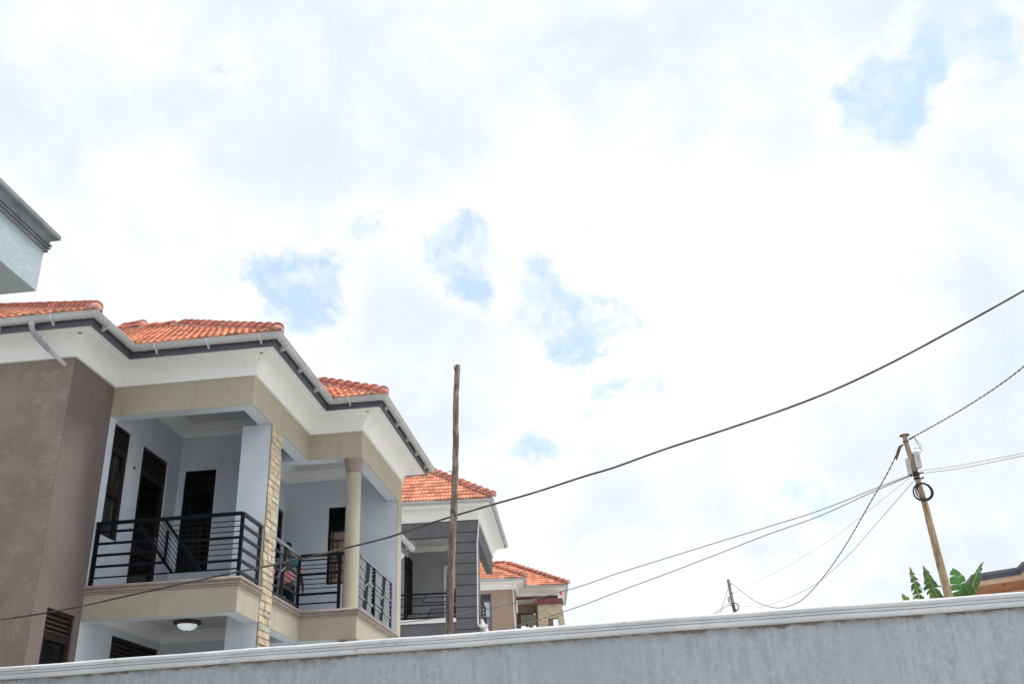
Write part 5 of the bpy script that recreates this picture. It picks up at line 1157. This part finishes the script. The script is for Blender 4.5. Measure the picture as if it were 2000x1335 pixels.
def smooth_path(pts, n=6):
    pts = [Vector(p) for p in pts]; out = []
    for i in range(len(pts) - 1):
        p0 = pts[max(i - 1, 0)]; p1 = pts[i]; p2 = pts[i + 1]; p3 = pts[min(i + 2, len(pts) - 1)]
        for k in range(n):
            t = k / n; out.append(0.5 * ((2 * p1) + (p2 - p0) * t + (2 * p0 - 5 * p1 + 4 * p2 - p3) * t * t + (3 * p1 - p0 - 3 * p2 + p3) * t ** 3))
    out.append(pts[-1]); return out
def cable(pts, r, label, group=None, material=cable_m, n=6, seg=6):
    o = MB().tube(smooth_path(pts, n), r, seg).build('overhead_cable', material, smooth=70); tag(o, label, 'cable', group); return centred(o)
def twisted(pts, r, label, pitch=0.35, sep=0.009):
    P_ = smooth_path(pts, 40); L_ = 0; A_, B_ = [], []
    for i, p in enumerate(P_):
        if i: L_ += (p - P_[i - 1]).length
        a = 2 * math.pi * L_ / pitch; o = Vector((0.8 * math.cos(a), 0.2 * math.cos(a), math.sin(a))) * sep
        A_.append(p + o); B_.append(p - o)
    root = thing('overhead_cable', label, 'cable', tuple(P_[0]))
    MB().tube(A_, r, 5).build('strand', cable_m, root, smooth=70); MB().tube(B_, r, 5).build('strand', cable_w, root, smooth=70)
MAIN = [(-7.497, 10.799, 3.88), (-7.212, 10.743, 3.881), (-6.64, 10.629, 3.895), (-6.08, 10.517, 3.928), (-5.544, 10.41, 3.978), (-4.825, 10.267, 4.041), (-4.155, 10.133, 4.095), (-3.546, 10.012, 4.136), (-2.947, 9.893, 4.201), (-2.453, 9.794, 4.259), (-1.979, 9.7, 4.352), (-1.362, 9.577, 4.452), (-0.908, 9.486, 4.52), (-0.41, 9.387, 4.613), (-0.103, 9.326, 4.663), (0.403, 9.225, 4.775), (0.994, 9.107, 4.885), (1.572, 8.992, 5.005), (2.05, 8.897, 5.13), (2.527, 8.801, 5.292), (2.956, 8.716, 5.460), (3.38, 8.631, 5.633), (3.757, 8.556, 5.793), (4.039, 8.5, 5.919), (6.0, 8.1, 6.9)]
MAIN = [(-10, 11.3, 3.92)] + MAIN
cable(MAIN, 0.0098, 'thick black cable swooping across the whole view in front of the houses', n=5, seg=8)
twisted([(7.02, 23.998, 9.671), (7.257, 22.763, 9.533), (7.529, 21.344, 9.394), (7.773, 20.073, 9.31), (7.965, 19.068, 9.29), (8.171, 17.996, 9.288), (8.8, 14.5, 9.5)], 0.008, 'twisted black cable rising from the top of the leaning pole to the right edge')
twisted([(6.66, 23.994, 9.449), (6.614, 25.277, 9.242), (6.537, 27.409, 9.062), (6.419, 30.662, 8.778), (6.307, 33.771, 8.623), (6.174, 37.448, 8.609), (6.077, 40.128, 8.773), (5.95, 43.624, 9.248), (5.834, 46.825, 9.911), (5.678, 51.147, 11.046), (5.43, 57.992, 13.25)], 0.0095, 'twisted cable hanging in a deep sag between the leaning pole and the small pole', pitch=0.6, sep=0.011)
MB().tube([(6.72, 24, 9.47), (6.66, 23.99, 9.44), (6.63, 24.1, 9.36), (6.60, 24.3, 9.22)], [.02, .035, .04, .015], 8).build('cable_clamp', rustm, up_, smooth=60)
gr_ = 'thin grey wires strung from the leaning pole'
cable([(7.011, 23.997, 8.81), (7.537, 22.575, 8.452), (8.2, 20.785, 8.063), (8.492, 19.994, 7.896), (11, 13, 7)], 0.0055, 'upper of two thin wires running from the leaning pole to the right edge', gr_, cable_g)
cable([(6.999, 24.002, 8.748), (7.524, 22.584, 8.384), (8.188, 20.79, 8.01), (8.482, 19.995, 7.854), (11, 13, 6.9)], 0.0065, 'lower of two thin wires running from the leaning pole to the right edge', gr_, cable_g)
L1 = [(6.794, 23.999, 8.738), (5.816, 24.16, 8.466), (4.574, 24.364, 8.115), (3.337, 24.567, 7.857), (2.082, 24.774, 7.610), (0.799, 24.985, 7.35), (-0.504, 25.199, 7.087), (-1.303, 25.33, 6.892), (-2.574, 25.539, 6.673), (-3.968, 25.768, 6.523), (-4.755, 25.897, 6.464), (-5.384, 26.001, 6.415), (-9, 26.5, 6.3)]
cable(L1, 0.0105, 'long dark wire from the leaning pole passing across the charcoal pillar and the bungalow window', gr_, cable_g)
cable([(6.789, 24.0, 8.713), (5.807, 24.173, 8.407), (4.559, 24.392, 7.987), (3.317, 24.611, 7.682), (2.046, 24.834, 7.330), (0.76, 25.061, 6.981), (-0.545, 25.29, 6.643), (-1.339, 25.43, 6.425), (-2.62, 25.655, 6.142), (-3.757, 25.855, 5.947), (-4.581, 26.0, 5.8), (-6, 26.2, 5.6)], 0.0105, 'lower long dark wire from the leaning pole, crossing the bungalow stone pillar', gr_, cable_g)
MB().tube([(-1.89, 25.28, 6.77), (-1.89, 25.28, 6.68)], .03, 8).build('wire_tag', redp)
tag(centred([o for o in COL.objects if o.name.startswith('wire_tag')][-1]), 'small red tag clipped on the upper long wire before the bungalow eave', 'tag')
cable([(6.74, 23.989, 8.662), (6.442, 31.627, 9.307), (6.173, 38.486, 10.076), (5.89, 45.732, 11.034), (5.411, 57.977, 12.713)], 0.0045, 'faint taut wire running straight from the leaning pole to the small pole', gr_, cable_g)
cable([(6.79, 23.99, 8.556), (6.623, 28.399, 8.533), (6.521, 31.084, 8.529), (6.337, 35.947, 8.708), (6.147, 40.937, 9.22), (5.905, 47.336, 10.047), (5.727, 52.028, 10.856), (5.499, 58.025, 12.062)], 0.0075, 'thin grey wire sagging from below the leaning pole boxes to the small pole loop', gr_, cable_g)
cable([(5.168, 58.018, 13.024), (4.954, 60.273, 12.543), (4.792, 61.975, 12.146), (4.5, 65, 11.4)], 0.014, 'short steep wire dropping left from near the top of the small pole', gr_, cable_g)
for dz, lb in ((0, 'upper'), (-.12, 'lower')):
    cable([(5.149, 58.003, 12.221 + dz), (4.539, 60.071, 12.149 + dz * .5), (3.973, 61.99, 12.137 + dz * .2), (2.5, 66, 12.1)], 0.012, lb + ' wire leaving the small pole leftwards from below its box', gr_, cable_g)

# ================================================================== banana plants
def banana_leaf(parent, base, dirv, L_, W_, droop, tatter=0.5, material=leaf_m, roll=0.0, twist=0.0):
    """midrib arcs from base along dirv and droops; blade is torn into strips"""
    base = Vector(base); d = Vector(dirv).normalized(); side = d.cross(Vector((0, 0, 1)))
    side = side.normalized() if side.length > .05 else Vector((1, 0, 0))
    side = (Matrix.Rotation(roll, 3, d) @ side)
    N_ = 38; p = base.copy(); rib = []; cur = d.copy()
    for i in range(N_ + 1):
        rib.append((p.copy(), cur.copy())); cur = (cur + Vector((0, 0, -droop / N_))).normalized(); p = p + cur * (L_ / N_)
    mb = MB()
    nrm = side.cross(d).normalized()
    for s in (-1, 1):
        i = 2
        while i < N_:
            n_ = random.choice((1, 2, 2, 3)) if random.random() < tatter else random.choice((3, 4, 5))
            j = min(i + n_, N_)
            sag = random.uniform(.0, .9) * tatter + .08; fwd = random.uniform(.0, .45); ln = random.uniform(1 - .35 * tatter, 1.1)
            rows = []
            for k in range(i, j + 1):
                c, dd = rib[k]; t = k / N_; w = W_ * 1.2 * (math.sin(math.pi * min(1, t * 1.02)) ** .45) * (1.0 if t < .75 else 1 - (t - .75) * 1.6)
                w = max(w, .02) * ln; sv = (side - dd * side.dot(dd)).normalized() * s
                pinch = (1.0 if n_ == 1 else 1.0)
                e0 = c; e1 = c + sv * (w * .5) + dd * (w * fwd * .5) + Vector((0, 0, 1)) * (.04 * w - sag * w * .15); e2 = c + sv * (w * .95) + dd * (w * fwd * 1.1) - Vector((0, 0, 1)) * (sag * w)
                rows.append((e0, e1, e2))
            # taper strip tips together
            cen = sum((r[2] for r in rows), Vector()) / len(rows)
            rows = [(a, b, c.lerp(cen, random.uniform(.05, .38) * tatter)) for a, b, c in rows]
            for a, b in zip(rows[:-1], rows[1:]): mb.quad(a[0], b[0], b[1], a[1]); mb.quad(a[1], b[1], b[2], a[2])
            i = j
    lf = mb.build('leaf', material, parent, smooth=60)
    MB().tube([r[0] + Vector((0, 0, -.008)) for r in rib], [0.022 * (1 - .85 * k / N_) + .003 for k in range(N_ + 1)], 5).build('midrib', mat('pale_midrib', (0.22, 0.34, 0.10), 0.5), lf, smooth=60)
def banana(loc, h, leaves, label):
    t = thing('banana_plant', label, 'banana plant', loc, group='banana plants behind the wall')
    x_, y_, z_ = loc
    MB().tube([(x_, y_, z_), (x_ + .02, y_, z_ + h * .5), (x_, y_, z_ + h)], [.13, .11, .05], 10).build('stem', stem_m, t, smooth=60)
    for b, d, L_, W_, dr, ta, mt_, ro in leaves: banana_leaf(t, (x_ + b[0], y_ + b[1], b[2]), d, L_, W_, dr, ta, mt_, ro)
YB = 27.0
gB = gz(0, YB)
fresh = mat('fresh_leaf', (0.075, 0.24, 0.045), .4, (.11, .3, .06), 5)
DK = leaf_m
banana((7.22, YB, gB), 3.2, [((0, 0, 5.75), (-.07, .0, 1), 1.42, .135, .35, 1.0, DK, 1.2), ((.02, 0, 5.75), (.50, -.1, .8), .95, .16, 2.3, .9, DK, 1.0), ((0, 0, 5.8), (-.55, -.1, .75), .72, .17, 2.4, .9, DK, 1.0),
    ((.05, 0, 5.7), (.30, -.4, .8), 1.0, .16, 2.0, 1.0, DK, .9), ((-.2, 0, 5.9), (-.25, 0, 1), .66, .10, .9, .9, leaf_l, 1.3)], 'banana plant with one upright tattered leaf, left of the leaning utility pole')
banana((7.92, YB + .5, gB), 3.3, [((0, 0, 5.6), (-.17, 0, 1), 1.72, .20, .35, 1.0, DK, 1.35), ((-.22, 0, 6.0), (-.10, 0, 1), .60, .10, .3, .2, leaf_l, 1.4), ((-.05, 0, 5.9), (-.6, -.1, .8), .8, .17, 2.3, .9, DK, .9), ((.0, 0, 5.75), (.35, -.3, .9), 1.15, .20, 1.4, .8, DK, 1.1), ((.05, 0, 5.8), (-.2, -.5, .9), .95, .2, 1.5, .8, DK, 1.2)],
    'banana plant directly behind the leaning utility pole with a torn leaf on its left')
banana((8.42, YB + .2, gB), 3.4, [((-.05, 0, 6.0), (-.12, 0, 1), 1.12, .185, .25, .1, fresh, 1.35), ((-.12, 0, 5.95), (.36, 0, 1), 1.46, .11, .7, 1.0, DK, 1.2), ((0, 0, 6.1), (-.75, 0, .85), 1.05, .17, 1.7, .8, DK, 1.1), ((.0, 0, 6.05), (.85, -.2, .65), .75, .20, 1.2, .1, fresh, 1.0), ((-.0, 0, 6.0), (-.45, -.2, .75), .85, .20, 1.5, .7, DK, 1.0), ((.1, 0, 6.1), (-.15, -.2, .9), .65, .2, 1.5, .3, DK, 1.1)],
    'banana plant with a broad bright leaf between the leaning pole and peach building')
banana((6.45, YB + .6, gB), 2.6, [((0, 0, 6.16), (.5, 0, .9), .66, .11, 3.4, 1.0, DK, 1.0), ((0, 0, 6.16), (-.5, 0, .9), .60, .11, 3.4, 1.0, DK, 1.0)], 'low banana plant, arched leaf tips just clear the wall left of the taller plants')
banana((5.80, YB + 1.2, gB), 2.4, [((.1, 0, 6.18), (.6, 0, .8), .48, .10, 2.6, .9, DK, 1.0), ((.0, 0, 6.18), (-.6, 0, .6), .45, .10, 2.6, .9, DK, 1.0)], 'lowest banana plant, only a leaf tip shows over the wall, leftmost of its row')
# small leafy shrub before the bungalow pillar
sh_ = thing('shrub', 'small bright green leafy shrub tips in front of the bungalow stone pillar', 'shrub', (-3.2, 40.0, gz(0, 40)))
mb = MB(); mb.tube([(-3.2, 40, gz(0, 40) - .1), (-3.2, 40, 7.7)], .03, 6)
mb.build('stem', stem_m, sh_)
def leaf_oval(c, d, L_, W_, parent):
    c = Vector(c); d = Vector(d).normalized(); s = d.cross(Vector((0, 1, 0.2))).normalized(); mb = MB(); K = 6; row = []
    for k in range(K + 1): t = k / K; w = W_ * math.sin(math.pi * t) ** .7; row.append((c + d * (L_ * t) + s * w + Vector((0, .02, 0)), c + d * (L_ * t), c + d * (L_ * t) - s * w + Vector((0, .02, 0))))
    for a, b in zip(row[:-1], row[1:]): mb.quad(a[0], b[0], b[1], a[1]); mb.quad(a[1], b[1], b[2], a[2])
    mb.build('leaf', leaf_l, parent, smooth=60)
shrub_leaves = [(-3.09, 8.32, -.35, .9), (-3.03, 8.30, .95, .5), (-3.05, 8.27, .8, .15), (-3.30, 8.24, -.7, .3), (-3.26, 8.24, .7, .3), (-3.50, 8.26, -.8, .7), (-3.2, 8.2, .3, .6)]
for x_, z_, dx, dz in shrub_leaves:
    leaf_oval((x_, 40 + random.uniform(-.1, .1), z_), (dx, 0.1, dz), .17, .05, sh_)
for x_ in (-3.06, -3.28, -3.5): MB().tube([(-3.2, 40, 7.6), (x_, 40, 8.26)], .012, 5).build('twig', stem_m, sh_)

for o in list(bpy.data.objects):
    if '_o' in o: del o['_o']
